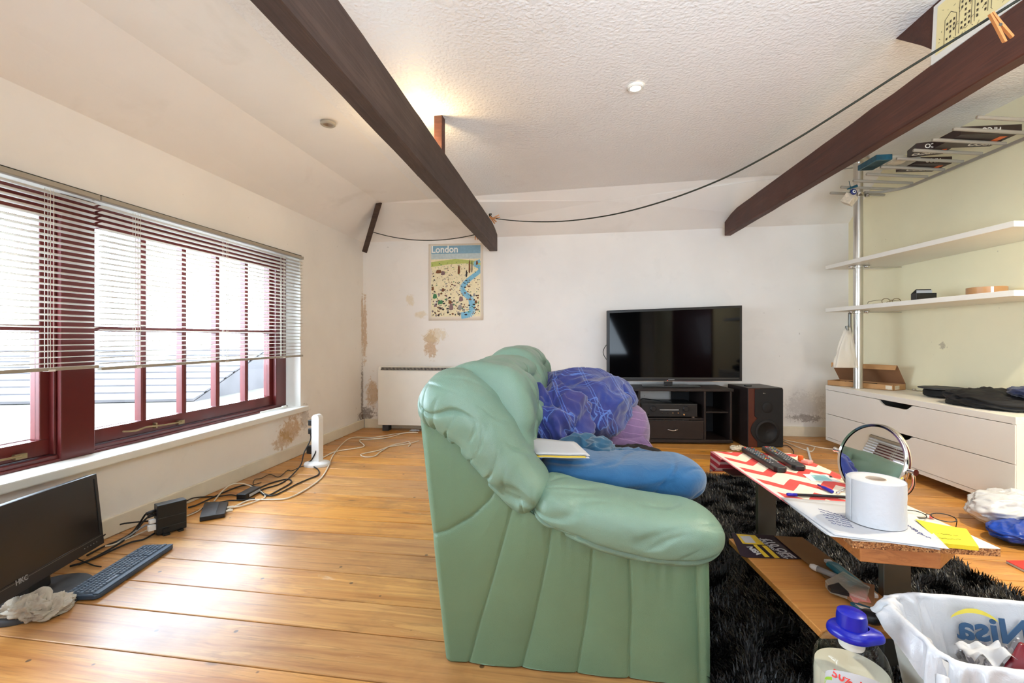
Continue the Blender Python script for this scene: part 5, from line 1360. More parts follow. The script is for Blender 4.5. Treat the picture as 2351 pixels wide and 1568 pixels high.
# vanity mirror
mc = Vector((1.100, 1.392, .527)); be = math.radians(17); nm_ = Vector((-.991*math.cos(be), -.134*math.cos(be), math.sin(be)))
ay = Vector((.134, -.991, 0)).normalized()
mir = thing('vanity_mirror', 'round chrome-framed vanity mirror tilted on its stand behind the toilet roll', 'mirror', (mc.x, mc.y, zt+.003), 0)
MM_ = Mx(mc, ay, nm_.cross(ay), nm_)
R_ = .108
m = MB(); m.M = MM_; m.lathe([(.0001, .0055), (R_-.004, .0055), (R_-.003, .005), (R_-.003, 0), (.0001, 0)], 72); m.build('mirror_glass', M['mirror'], mir)
m = MB(); m.M = MM_; m.lathe([(R_-.005, .008), (R_+.001, .010), (R_+.005, .005), (R_+.006, -.004), (R_+.001, -.011), (R_-.005, -.009), (.0001, -.009)], 72, cap=False); m.build('rim', M['chrome'], mir, smooth=True, sharp=50)
m = MB()
arcp = [mc+ay*((R_+.016)*math.cos(t))+Vector((.25*math.sin(t)*.12, 0, -(R_+.020)*math.sin(t)*.80)) for t in [math.pi*k/24 for k in range(25)]]
m.tube(arcp, .0045, 8); m.build('yoke', M['chrome'], mir, smooth=True)
for s2 in (-1, 1):
    m = MB(); e_ = mc+ay*s2*(R_+.006); m.tube([e_-ay*s2*.002, e_+ay*s2*.014, e_+ay*s2*.020], [.006, .007, .009], 12); m.build('pivot_knob', M['chrome'], mir, smooth=True, sharp=40)
bc_ = arcp[12]; bx_ = Vector((bc_.x-.02, bc_.y, 0))
m = MB(); m.lathe([(.055, zt+.0035), (.052, zt+.008), (.02, zt+.012), (.006, zt+.014)], 36, (bx_.x-.02, bx_.y, 0)); m.tube([Vector((bx_.x-.02, bx_.y, zt+.012)), bc_], .005, 8); m.build('stand_base', M['chrome'], mir, smooth=True, sharp=40)
# remotes
def remote(name, label, a, b, w_, seed, z=zt+.0045, rnd_=.3):
    d = (b-a); L_ = d.length; d.normalize(); n = Vector((-d.y, d.x, 0)); t = thing(name, label, 'remote control', (a.x, a.y, z), math.atan2(d.y, d.x), None)
    Mr = Mx(Vector((a.x, a.y, z)), d, n, (0, 0, 1))
    pts = [(0, -w_*.42), (.01, -w_*.5), (L_*.7, -w_*.46), (L_-.012, -w_*.46), (L_, -w_*.28), (L_, w_*.28), (L_-.012, w_*.46), (L_*.7, w_*.46), (.01, w_*.5), (0, w_*.42)]
    m = MB(); m.M = Mr; m.prism([(x, y, 0) for x, y in pts], (0, 0, .019)); m.build('case', M['black'], t, bevel=.005, seg=3)
    m = MB(); m.M = Mr; rr = random.Random(seed); cols = [M['grey_print'], M['red'], M['leaf_y'], M['teal_pl'], M['dust']]
    for i in range(13):
        for j in range(4):
            if rr.random() < .12: continue
            m.mi = 0 if rr.random() < .86 else rr.choice([1, 2, 3]); x = .015+i*L_*.062; y = (j-1.5)*w_*.2
            m.box(x, x+.0045, y-.0025, y+.0025, .0188, .0206)
    m.build('buttons', cols, t, kind='stuff'); 
    m = MB(); m.M = Mr; m.lathe([(.004, .0188), (.004, .0212), (.0001, .0214)], 12, (.02, -w_*.28, 0)); m.build('power_button', M['red'], t, smooth=True)
    return t
zr_ = zt+.0045
remote('tv_remote', 'slim black remote control on the chevron cloth, left of the other', onz(1714, 1031, zr_+.01), onz(1795, 1079, zr_+.01), .047, 4)
remote('tv_remote', 'thick black remote control on the chevron cloth, right of the other', onz(1762, 1029, zr_+.01), onz(1837, 1075, zr_+.01), .050, 9)
# card, pens, caps
zc2 = zt+.005
def flat(name, label, cat, px4, mat, z=zc2, th=.0012):
    c = [onz(a, b, z) for a, b in px4]; m = MB(); m.prism(c, (0, 0, th)); ce = sum(c, Vector())/len(c)
    return m.build(name, M[mat], origin=(ce.x, ce.y, z), label=label, cat=cat)
cd = flat('loyalty_card', 'pale plastic card with a teal patch lying on the chevron cloth', 'card', [(1843, 1089), (1862, 1104), (1929, 1106), (1898, 1090)], 'white_pl')
c = [onz(a, b, zc2+.0014) for a, b in [(1862, 1091), (1874, 1103), (1912, 1104), (1893, 1091)]]
m = MB(); m.prism(c, (0, 0, .0003)); o = m.build('teal_patch', simple('pale_teal_print', srgb(150, 208, 208), .4), cd)
c = [onz(a, b, zc2+.0017) for a, b in [(1903, 1092), (1906, 1096), (1912, 1096), (1908, 1092)]]; m = MB(); m.prism(c, (0, 0, .0003)); m.build('black_mark', M['ink_k'], cd)
pe = thing('ballpoint_pen', 'black ballpoint pen with blue end lying along the edge of the papers', 'pen', tuple(onz(1870, 1137, zc2)))
a, b = onz(1806, 1135, zc2+.006), onz(1965, 1142, zc2+.006); d = (b-a).normalized()
m = MB(); m.tube([a, a+d*.004, a+d*.028], [.0035, .0048, .0048], 10); m.build('blue_plug', M['bluepen'], pe, smooth=True)
m = MB(); m.tube([a+d*.028, b-d*.02, b], [.0042, .0042, .001], 10); m.build('barrel', M['black'], pe, smooth=True)
a, b = onz(1878, 1113, zc2+.005), onz(1911, 1129, zc2+.005)
m = MB(); d = (b-a); m.tube([a, a+d*.3, a+d*.35, b], [.0028, .003, .005, .005], 10); m.box(a.x+d.x*.4-.001, a.x+d.x*.9, min(a.y, b.y)+.003, min(a.y, b.y)+.006, zc2+.009, zc2+.011)
m.build('pen_cap', M['bluepen'], origin=(a.x, a.y, zc2), smooth=True, label='dark blue pen cap lying on the chevron cloth below the card', cat='pen cap')
m = MB(); a, b = onz(1924, 1131, zc2+.004), onz(1950, 1117, zc2+.004); m.tube([a, b], .0028, 8); m.tube([a+Vector((.006, .004, 0)), b+Vector((.01, .012, 0))], .002, 8); m.lathe([(.006, 0), (.005, .006), (.0001, .007)], 12, (a.x, a.y, zc2))
m.build('nail_clipper', M['chrome'], origin=(a.x, a.y, zc2), smooth=True, label='small shiny metal clipper on the cloth just left of the toilet roll', cat='clipper')
p = onz(1838, 1058, zc2); m = MB(); m.lathe([(.008, 0), (.010, .004), (.009, .020), (.0001, .021)], 16, tuple(p)); m.build('orange_cap', M['orange'], origin=tuple(p), smooth=True, sharp=40, label='small orange plastic cap at the right edge of the chevron cloth', cat='cap')
p = onz(1853, 1064, zc2); m = MB(); m.M = Matrix.Translation(p) @ Matrix.Rotation(.5, 4, 'Z'); m.box(-.016, .016, -.014, .014, 0, .012); m.build('pink_lighter', M['pink'], origin=tuple(p), bevel=.003, label='pale pink plastic block beside the orange cap on the cloth', cat='block')
# sticky notes with the spectacles behind them
c = [onz(a, b, zt+.0105) for a, b in [(2100.5, 1196), (2162.5, 1246), (2247, 1254), (2218.6, 1213)]]
sn = thing('sticky_notes', 'bright yellow pad of sticky notes on the near right corner of the board', 'notes', tuple(sum(c, Vector())/4-Vector((0, 0, .009))))
m = MB(); m.prism([p-Vector((0, 0, .010)) for p in c], (0, 0, .0085)); m.build('note_pad', simple('deep_yellow_pad', srgb(226, 196, 34), .7, bump=.6, bs=300), sn)
def snf(u, v):
    p = lerp(lerp(c[0], c[3], u), lerp(c[1], c[2], u), v); return Vector((p.x, p.y, zt+.0095+.006*(1-u)**2*(1-v)))
m = MB(); m.grid(snf, 8, 8); m.build('top_note', M['yellow'], sn, smooth=True)
m = MB()
for k in range(2): scribble(m, onz(2146+k*2, 1224+k*11, zt+.011), onz(2200+k*8, 1230+k*9, zt+.011), 20, .0022, zt+.0112, .0005, 50+k)
m.build('note_writing', simple('olive_ink', srgb(120, 112, 40), .7), sn)
Mg = Matrix.Translation(Vector((onz(2142, 1197, zt+.002).x, onz(2142, 1197, zt+.002).y, zt+.004))) @ Matrix.Rotation(-.35, 4, 'Z') @ Matrix.Rotation(-1.35, 4, 'X')
spectacles('reading_glasses', 'thin-rimmed glasses lying folded just behind the yellow sticky notes', Mg, .95, 'black', .0013, .023)
# on the shelf beneath
z_ = zs2+.0012
lf = thing('discount_leaflet', 'dark leaflet with yellow panels and white lettering on the far end of the table shelf', 'leaflet', tuple(onz(1755, 1250, z_)))
def lq(px4, mat, z, name, par=lf, th=.0006): 
    m = MB(); m.prism([onz(a, b, z) for a, b in px4], (0, 0, th)); return m.build(name, M[mat], par)
lq([(1678, 1224), (1783, 1230), (1842, 1284), (1714, 1280), (1700, 1276)], 'leaf_d', z_, 'leaflet_sheet', th=.0012)
z2 = z_+.0015
lq([(1690, 1226), (1733, 1229), (1756, 1251), (1705, 1248)], 'leaf_y', z2, 'yellow_panel'); 
lq([(1729, 1251), (1737, 1251), (1767, 1279), (1756, 1279)], 'leaf_y', z2, 'yellow_panel'); lq([(1749, 1253), (1759, 1253), (1790, 1281), (1779, 1281)], 'leaf_y', z2, 'yellow_panel')
lq([(1698, 1231), (1722, 1231), (1736, 1247), (1711, 1246)], 'paper', z2+.0004, 'white_panel')
TD = Mx((0, 0, 0), (0, -1, 0), (1, 0, 0), (0, 0, 1))
def ltext(s_, px, py, size, mat, bold=.0, ang=0, par=lf):
    p = onz(px, py, z2+.0006); MM = Matrix.Translation(Vector((p.x, p.y, z2+.0006))) @ TD @ Matrix.Rotation(ang, 4, 'Z'); text(s_, size, MM, mat, par, ext=.0002, bold=bold)
ltext('£10 OFF', 1786, 1258, .038, M['paper'], .03, .06); ltext('YOUR FIRST SHOP', 1772, 1258, .0175, M['paper'], .02, .06); ltext('NISA', 1731, 1264, .026, M['paper'], .05, .06)
kr = thing('brown_envelope', 'brown kraft envelope lying along the right side of the table shelf', 'envelope', tuple(onz(1900, 1300, z_)))
m = MB(); m.prism([onz(a, b, z_+.003) for a, b in [(1778, 1231), (1842, 1234), (2006, 1354), (2006, 1400), (1985, 1398), (1842, 1285)]], (0, 0, .0015)); m.build('kraft_sheet', M['kraft'], kr)
def tubeitem(name, label, cat, A, B, r, mat, z, tip=None, n=12):
    a, b = onz(*A, z+r), onz(*B, z+r); d = (b-a); m = MB(); m.tube([a, a+d*.02, a+d*.3, b-d*.02, b], [r*.8, r, r, r*.85, r*.5], n); t = thing(name, label, cat, (a.x, a.y, z)); m.build('body', M[mat], t, smooth=True)
    if tip: m = MB(); m.tube([a-d*.10, a-d*.02, a+d*.12], [r*.7, r*1.02, r*1.03], n); m.build('cap', M[tip], t, smooth=True)
    return t
tubeitem('marker_pen', 'white and grey marker pen lying on the table shelf', 'pen', (1868, 1302), (1950, 1337), .0085, 'grey_print', zs2+.003, 'white_pl')
a, b = onz(1906, 1286, zs2+.02), onz(1988, 1352, zs2+.02); d = b-a; n_ = Vector((-d.y, d.x, 0)).normalized()
kn = thing('teal_sachet', 'rounded teal plastic pack with grey ends on the brown envelope', 'packet', (a.x, a.y, zs2+.004))
Mk = Mx(Vector((a.x, a.y, zs2+.006)), d.normalized(), n_, (0, 0, 1)); L_ = d.length
m = MB(); m.M = Mk; m.prism([(0+.012*(1-math.cos(t)), .017*math.sin(t) if 0 else .017*math.cos(t), 0) for t in ()] or [(0, -.010, 0), (.01, -.017, 0), (L_, -.019, 0), (L_, .019, 0), (.01, .017, 0), (0, .010, 0)], (0, 0, .012)); m.build('sachet_body', M['teal_pl'], kn, bevel=.004)
m = MB(); m.M = Mk; m.box(-.016, .002, -.010, .010, .001, .011); m.box(L_-.001, L_+.022, -.018, .018, .001, .011); m.build('sachet_end', M['white_cloth'], kn, bevel=.003)
m = MB(); m.M = Mk; m.prism([(.02, -.008, .0122), (L_*.7, -.012, .0122), (L_*.9, .002, .0122), (.03, .006, .0122)], (0, 0, .0006)); m.build('pale_print', simple('pale_teal_print2', srgb(110, 172, 190), .4), kn)
for nm, lb, px4, mt, h, mt2, px42 in [
    ('clear_packet', 'clear blister packet with a black card label on the table shelf', [(1894, 1347), (1905, 1362), (1990, 1392), (1998, 1362), (1935, 1325)], 'clear', .018, 'black', [(1900, 1352), (1908, 1360), (1950, 1370), (1925, 1345)]),
    ('brown_packet', 'pinkish brown printed packet with a green dot near the table leg', [(1935, 1368), (1960, 1388), (2008, 1404), (2008, 1352), (1975, 1345)], 'card_d', .012, 'pink', [(1945, 1368), (1962, 1384), (2000, 1388), (1985, 1360)]),
    ('green_packet', 'flat dark green and cream pack under the brown packet on the shelf', [(1951, 1388), (1962, 1396), (2014, 1420), (2016, 1404), (1985, 1392)], 'teal_d', .008, 'cream_box', [(1963, 1390), (1972, 1396), (2008, 1412), (2008, 1404)])]:
    z3 = zs2+.006; cc = [onz(a, b, z3) for a, b in px4]; ce = sum(cc, Vector())/len(cc); t = thing(nm, lb, 'packet', (ce.x, ce.y, z3))
    m = MB(); m.prism(cc, (0, 0, h)); m.build('packet_body', M[mt], t, bevel=.002); m = MB(); m.prism([onz(a, b, z3+h*.6) for a, b in px42], (0, 0, h*.5)); m.build('insert_card', M[mt2], t)
m = MB(); p = onz(1998, 1425, zs2+.01); m.M = Matrix.Translation(p); m.lathe([(.0001, .0), (.022, .002), (.026, .012), (.016, .02), (.0001, .021)], 24); m.build('round_tin', M['black'], origin=(p.x, p.y, zs2), smooth=True, label='small round black tin at the near end of the table shelf', cat='tin')

# ------------------------------------------------------------------ bottle
bc2 = Vector((.690, .925, .012))
bt = thing('plastic_bottle', 'large clear plastic bottle of milky liquid with a blue pouring cap', 'bottle', tuple(bc2))
prof = [(.055, 0), (.066, .006), (.068, .03), (.068, .15), (.068, .205), (.065, .232), (.058, .254), (.047, .269), (.034, .279), (.022, .284), (.020, .290)]
def bot(prof_, sh=0):
    def f(u, v):
        k = v*(len(prof_)-1); i = min(int(k), len(prof_)-2); fr = k-i; r, z = lerp(prof_[i][0], prof_[i+1][0], fr), lerp(prof_[i][1], prof_[i+1][1], fr)
        a = 2*math.pi*u; rib = 1-.035*max(0, math.cos(a*6))**6*(1 if .12 < z < .235 else 0)
        r = (r-sh)*rib; return bc2+Vector((r*math.cos(a), r*math.sin(a), z))
    return f
m = MB(); m.grid(bot(prof), 96, 60, cu=True); m.build('bottle_wall', M['pet'], bt, smooth=True)
lp_ = [(.052, .002), (.064, .008), (.066, .03), (.066, .15), (.066, .200), (.0645, .216)]
m = MB(); m.grid(bot(lp_, .0015), 72, 24, cu=True); b0_ = m._a([bc2+Vector((.0630*math.cos(2*math.pi*k/72), .0630*math.sin(2*math.pi*k/72), .2161)) for k in range(72)]); m.face(range(b0_, b0_+72)); m.build('liquid', M['milk'], bt, smooth=True)
m = MB(); m.lathe([(.021, .262), (.0225, .266), (.0225, .284), (.021, .286)], 32, tuple(bc2), cap=False); m.build('neck_ring', M['white_pl'], bt, smooth=True)
def capf(u, v):
    a = 2*math.pi*u; tab = .016*max(0, math.cos(a+.42))**10+.004*max(0, math.cos(a+.42+math.pi))**6
    pr_ = [(.026, .283), (.037, .284), (.0395, .288), (.0385, .296), (.032, .303), (.025, .305)]
    k = v*5; i = min(int(k), 4); fr = k-i; r, z = lerp(pr_[i][0], pr_[i+1][0], fr), lerp(pr_[i][1], pr_[i+1][1], fr)
    w2 = 1 if 0 < i < 4 else .3
    return bc2+Vector(((r+tab*w2)*math.cos(a), (r+tab*w2)*math.sin(a), z))
m = MB(); m.grid(capf, 80, 12, cu=True); cpb = m.build('cap_skirt', M['bluecap'], bt, smooth=True)
m = MB(); m.lathe([(.0265, .300), (.0262, .322), (.0245, .331), (.019, .334), (.0001, .3345)], 40, tuple(bc2)); m.build('cap_top', M['bluecap'], bt, smooth=True, sharp=50)
def prad(z): return interp([(q[1], q[0]) for q in prof], z)
def lab(u, v, r=.0012):
    a = math.radians(lerp(-165, -70, u)); z = lerp(.10, .222+.022*math.sin(u*3.14)**.6, v); r_ = prad(z)+r; return bc2+Vector((r_*math.cos(a), r_*math.sin(a), z+r*.5))
m = MB(); m.grid(lab, 30, 16); m.build('bottle_label', M['paper'], bt, smooth=True)
m = MB(); m.grid(lambda u, v: lab(u*.12, .9*v, .0016), 6, 4); m.build('label_stripe', simple('label_green', srgb(150, 196, 60), .5), bt, smooth=True)
m = MB(); m.grid(lambda u, v: lab(.0+u*.9, .02+.25*v, .0018), 12, 4); m.build('label_stripe', simple('label_cyan', srgb(60, 170, 196), .5), bt, smooth=True)
for i, chr_ in enumerate('50% E'):
    if chr_ == ' ': continue
    a = math.radians(-150+i*9.5); p = bc2+Vector((.0665*math.cos(a), .0672*math.sin(a), .230)); text(chr_, .020, Mx(p, (-math.sin(a), math.cos(a), 0), (-math.cos(a)*.42, -math.sin(a)*.42, .9)), M['red'], bt, bold=.02)

# ------------------------------------------------------------------ bin with carrier bag
bn = thing('waste_bin', 'ivory plastic waste bin lined with a white carrier bag, bottom right', 'bin', (.95, .88, .012))
ebx = Vector((.985, -.17, 0)); eby = Vector((-.17, -.985, 0)); A0 = Vector((.812, 1.008, 0)); bw_, bd_ = .37, .205; zb_ = .325
def rect(u, wx, dy, z, c_=None, rad=.25):
    """rounded rectangle ring point, u 0..1; centre of bin"""
    ce = A0+ebx*bw_/2+eby*bd_/2; a = 2*math.pi*u; x, y = sgp(math.cos(a), rad), sgp(math.sin(a), rad)
    return ce+ebx*(x*wx/2)+eby*(y*dy/2)+Vector((0, 0, z))
m = MB(); m.grid(lambda u, v: rect(u, lerp(bw_*.74, bw_, v), lerp(bd_*.72, bd_, v), lerp(.013, zb_-.01, v)), 80, 14, cu=True)
m.poly([rect(k/80, bw_*.74, bd_*.72, .013) for k in range(80)]); m.build('bin_body', M['bin'], bn, smooth=True, sharp=40)
m = MB()
for k in (.30, .70):
    p0 = A0+ebx*bw_*k+eby*bd_; m.hexa([p0+Vector((0, 0, .20))-ebx*.006, p0+ebx*.006+Vector((0, 0, .20)), p0+ebx*.006+eby*.006+Vector((0, 0, .20)), p0-ebx*.006+eby*.006+Vector((0, 0, .20)), p0-ebx*.006+Vector((0, 0, .30)), p0+ebx*.006+Vector((0, 0, .30)), p0+ebx*.006+eby*.006+Vector((0, 0, .30)), p0-ebx*.006+eby*.006+Vector((0, 0, .30))])
m.build('bin_rib', M['bin'], bn)
bag = thing('carrier_bag', 'white carrier bag with a yellow arc and dark letters, folded over the bin rim', 'bag', (.95, .88, zb_))
def bagf(u, v):
    # v: 0 outer hem -> rim -> inside bottom
    a = 2*math.pi*u; k = .010*mn.noise((math.cos(a)*5, math.sin(a)*5, v*3))+.006*mn.noise((math.cos(a)*14, math.sin(a)*14, v*4))
    near = max(0, math.sin(a))            # near side (eby)
    left = max(0, -math.cos(a))
    skirt = .035+.055*near*left*2+.03*near+.012*math.sin(a*5)+.02*mn.noise((math.cos(a)*3, math.sin(a)*3, 9))
    far = max(0, -math.sin(a)); lift = .012*far
    if v < .35:
        t = 1-v/.35; z = zb_+lift-skirt*t; e = .010+.020*t*abs(math.sin(a*7+1))+k
    elif v < .45: t = (v-.35)/.1; z = zb_+lift+.006*math.sin(t*math.pi); e = lerp(.010, -.006, t)+k*.3
    else: t = (v-.45)/.55; z = zb_+lift-.20*t; e = -.006-.045*t+k*1.3
    sag = .020*near*(1 if v > .2 else v*5)*(.6+.4*math.cos(a*2))
    return rect(u, bw_+2*e, bd_+2*e, z-sag, rad=.42)
m = MB(); m.grid(bagf, 180, 60, cu=True); m.build('bag_film', M['bag'], bag, smooth=True)
m = MB(); hd = spline([rect(.40, bw_+.06, bd_+.05, zb_-.02), rect(.385, bw_+.09, bd_+.09, zb_-.045), rect(.36, bw_+.08, bd_+.09, zb_-.055), rect(.35, bw_+.05, bd_+.05, zb_-.035)], 5)
m.tube(hd, .010, 8); m.build('bag_handle', M['bag'], bag, smooth=True)
# print on the inside of the far wall, showing through mirrored
pf = A0+ebx*.196+eby*.030+Vector((0, 0, zb_-.034))
upv = (Vector((0, 0, 1))+eby*-.22).normalized()
MN = Mx(pf, -ebx, upv); MN = Mx(pf, ebx, upv)
Mmir = MN @ Matrix.Diagonal((-1, 1, 1, 1))
text('Nisa', .064, Mmir, M['nblue'], bag, bold=.025, ext=.0008, xs=1.15)
m = MB(); m.M = MN
m.grid(lambda u, v: Vector((lerp(-.078, .010, u), .018+.014*math.sin(u*math.pi)**.8+(.009*v)*math.sin(u*math.pi)**.5, .0035)), 20, 3); m.build('yellow_arc', M['nyel'], bag)
# rubbish inside
rb = thing('foil_wrapper', 'crumpled silver foil wrapper lying in the bin', 'wrapper', tuple(A0+ebx*.27+eby*.09+Vector((0, 0, .22))))
ce = A0+ebx*.20+eby*.075+Vector((0, 0, .244))
m = MB(); m.grid(lambda u, v: ce+ebx*(.15*(u-.5))+eby*(.09*(v-.5))+Vector((0, 0, .035*ridged((u, v, 1), 2.2, 3, 3)-.03+.02*u)), 44, 30); m.build('foil_sheet', M['foil'], rb, solid=.0008)
ce2 = A0+ebx*.125+eby*.105+Vector((0, 0, .285))
m = MB(); m.grid(lambda u, v: ce2+ebx*(.07*(u-.5))+eby*(.05*(v-.5))+Vector((0, 0, .022*mn.noise((u*3, v*3, 5))+.012*u)), 16, 12); m.build('torn_paper', M['paper'], origin=tuple(ce2-Vector((0, 0, .02))), smooth=True, solid=.0006, label='torn piece of white paper in the bin left of the foil', cat='paper scrap')
ce3 = A0+ebx*.175+eby*.140+Vector((0, 0, .278))
mw = thing('maroon_packet', 'glossy maroon packet with a pointed corner sticking out of the bin', 'packet', tuple(ce3-Vector((0, 0, .03))))
m = MB(); q = [ce3+ebx*-.055+Vector((0, 0, -.012)), ce3+ebx*.09+eby*.01+Vector((0, 0, -.02)), ce3+ebx*.085+eby*-.03+Vector((0, 0, .012)), ce3+ebx*.012+eby*-.040+Vector((0, 0, .036))]
def mwf(u, v): p = lerp(lerp(q[0], q[1], u), lerp(q[3], q[2], u), v); return p+Vector((0, 0, .006*mn.noise((u*4, v*4, 2))))-eby*-.010*math.sin(u*3.1)*math.sin(v*3.1)
m.grid(mwf, 16, 12); m.build('packet_film', M['maroon_wrap'], mw, smooth=True, solid=.004)

# ------------------------------------------------------------------ floor, right: bags, booklet, cables
def bagheap(name, label, c_, r, amp, f, seed, mat, p=.9, nu=90, nv=130):
    m = blob(c_.x, c_.y, c_.z, r[0], r[1], r[2], lambda d: amp*(ridged(d, f, seed, 4)-.8), p, p, nu, nv, to=lambda *q: Vector((q[0], q[1], max(q[2], .002))))
    return m.build(name, mat, origin=(c_.x, c_.y, 0), smooth=True, label=label, cat='bag')
bagheap('plastic_bag', 'crumpled white plastic bag on the floor under the near end of the chest', Vector((2.42, 2.16, .085)), (.22, .13, .075), .022, 1.2, 61, M['bag'])
bagheap('plastic_bag', 'deep blue plastic bag on the floor in front of the white one', Vector((2.34, 2.00, .045)), (.23, .11, .040), .014, 1.3, 67, M['bag_blue'])
c = [onz(2310, 1286, .012), onz(2362, 1312, .012), onz(2470, 1312, .012), onz(2400, 1286, .012)]
bk = thing('red_booklet', 'red covered booklet on the floor at the right edge', 'booklet', tuple(c[0]-Vector((0, 0, .012))))
m = MB(); m.prism([p-Vector((0, 0, .011)) for p in c], (0, 0, .008)); m.build('pages', M['paper'], bk)
m = MB(); m.prism([p-Vector((0, 0, .003)) for p in c], (0, 0, .002)); m.build('cover', M['red'], bk)
def cable(name, label, pts, r, mat, sub=6, group=None, cat='cable'):
    w3 = []
    for q in pts:
        z = q[2] if len(q) > 2 else r+.001
        w3.append(onz(q[0], q[1], z) if len(q) < 4 else P(q[0], q[1], q[3]))
    m = MB(); m.tube(spline(w3, sub), r, 8); return m.build(name, mat, origin=(w3[0].x, w3[0].y, 0), smooth=True, label=label, cat=cat, group=group)
cable('white_cable', 'cream cable trailing on the floor between the loudspeaker and the chest', [(1798, 1012), (1825, 1024), (1860, 1036), (1868, 1032), (1870, 1028)], .004, M['cable_w'])
cable('white_cable', 'thin cream cable on the floor running behind the mirror to the chest', [(1800, 1010), (1840, 1018), (1880, 1027), (1925, 1032), (1960, 1030)], .004, M['cable_w'])
cable('black_lead', 'black lead curling on the floor in front of the loudspeaker', [(1795, 1022), (1810, 1024), (1822, 1036), (1818, 1046), (1806, 1042)], .003, M['cable_b'])
cable('black_lead', 'thin black lead on the floor between the media stand and the loudspeaker', [(1684, 1008), (1692, 1014), (1702, 1020), (1712, 1024), (1716, 1030)], .003, M['cable_b'])
a, b = onz(1854, 1029, .008), onz(1862, 1058, .008); m = MB(); m.tube([a, b], .0075, 8); m.build('white_stick', M['white_pl'], origin=(a.x, a.y, 0), label='short white plastic stick on the floor between the loudspeaker and the mirror', cat='stick')
p = onz(1695, 1034, 0); blob(p.x, p.y, .018, .06, .04, .018, lambda d: .012*(ridged(d, 1.6, 71, 3)-.8), .9, .9, 24, 36, to=lambda *q: Vector((q[0], q[1], max(q[2], .001)))).build('crumpled_tissue', M['cream_box'], origin=(p.x, p.y, 0), smooth=True, label='crumpled cream tissue on the floor before the loudspeaker, beyond the table', cat='tissue')

# ------------------------------------------------------------------ floor, left: monitor, keyboard, boxes, cables
BR, BL = onz(237, 1247, .05), onz(0, 1387.7, .09); e1 = (BL-BR).normalized(); TRp = P(220, 1087, 1.90); hv = (TRp-BR); hl = hv.length; hv.normalize()
hv = (hv-e1*hv.dot(e1)).normalized(); nmv = hv.cross(e1); nmv = nmv if nmv.x > 0 else -nmv
MMo = Mx(BR, -e1, hv, nmv)          # x: away from camera (0 at far end, negative towards camera), y up, z out to the room
Wm = .60
mo = thing('computer_monitor', 'black flat computer monitor standing on the floor under the window', 'monitor', tuple(onz(60, 1385, 0)), math.atan2(-e1.y, -e1.x))
m = MB(); m.M = MMo; m.box(-Wm, 0, 0, hl, -.035, 0); m.build('back_housing', M['black'], mo, bevel=.006)
m = MB(); m.M = MMo
bz, bb = .018, .042
m.box(-Wm, 0, 0, bb, 0, .004); m.box(-Wm, 0, hl-bz, hl, 0, .004); m.box(-bz, 0, bb, hl-bz, 0, .004); m.box(-Wm, -Wm+bz, bb, hl-bz, 0, .004); m.build('bezel', M['black'], mo, bevel=.0015)
m = MB(); m.M = MMo; m.box(-Wm+bz, -bz, bb, hl-bz, .0, .0015); m.build('screen', M['screen_d'], mo)
m = MB(); m.M = MMo; m.box(-Wm+.004, -.01, bb-.006, bb-.0045, .004, .0046); m.build('trim_line', M['steel'], mo)
m = MB(); m.M = MMo
for i in range(5): m.box(-.05-i*.019, -.047-i*.019, .020, .023, .004, .0052)
m.build('menu_buttons', M['grey_print'], mo)
lz = MMo.inverted() @ onplane(50, 1332, BR+nmv*.004, nmv)
text('HKC', .022, MMo @ Mx((lz.x, lz.y, .0042), (1, 0, 0), (0, 1, 0)), M['grey_print'], mo, bold=.03, xs=1.15)
nb = onz(20, 1375, .02)
m = MB(); m.M = MMo; m.box(-.36, -.25, -.05, .12, -.075, -.03); m.build('neck', M['black'], mo, bevel=.01)
bce = MMo @ Vector((-.33, 0, -.01)); 
m = MB()
def mbase(u, v):
    a = 2*math.pi*u; r = [(1.0, .001), (1.0, .010), (.97, .016), (.5, .020), (.0001, .021)][int(round(v*4))]
    return Vector((bce.x, bce.y, 0))+(-e1)*(.155*r[0]*math.cos(a))*Vector((1, 1, 0)).length*0+Vector((-e1.x, -e1.y, 0))*(.155*r[0]*math.cos(a))+Vector((nmv.x, nmv.y, 0))*(.13*r[0]*math.sin(a))+Vector((0, 0, r[1]))
m.grid(mbase, 60, 5, cu=True); m.build('base_plate', M['dust'], mo, smooth=True, sharp=40)
# keyboard
kc = [onz(138, 1376, .012), onz(196, 1382, .012), onz(392, 1261, .012), onz(325, 1252, .012)]
ky = ((kc[2]-kc[1])+(kc[3]-kc[0])).normalized(); kx = Vector((ky.y, -ky.x, 0)); kl = ((kc[2]-kc[1]).length+(kc[3]-kc[0]).length)/2; kw = .128
ko = kc[0]*.5+kc[3]*.5-ky*kl/2; ko.z = 0; MK = Mx(ko, ky, kx, (0, 0, -1)); MK = Matrix((ky, -kx, Vector((0, 0, 1)))).transposed().to_4x4(); MK.translation = ko+kx*0
kbd = thing('keyboard', 'slate-blue dusty computer keyboard lying on the floorboards', 'keyboard', tuple(ko+ky*kl/2+kx*kw/2), math.atan2(ky.y, ky.x))
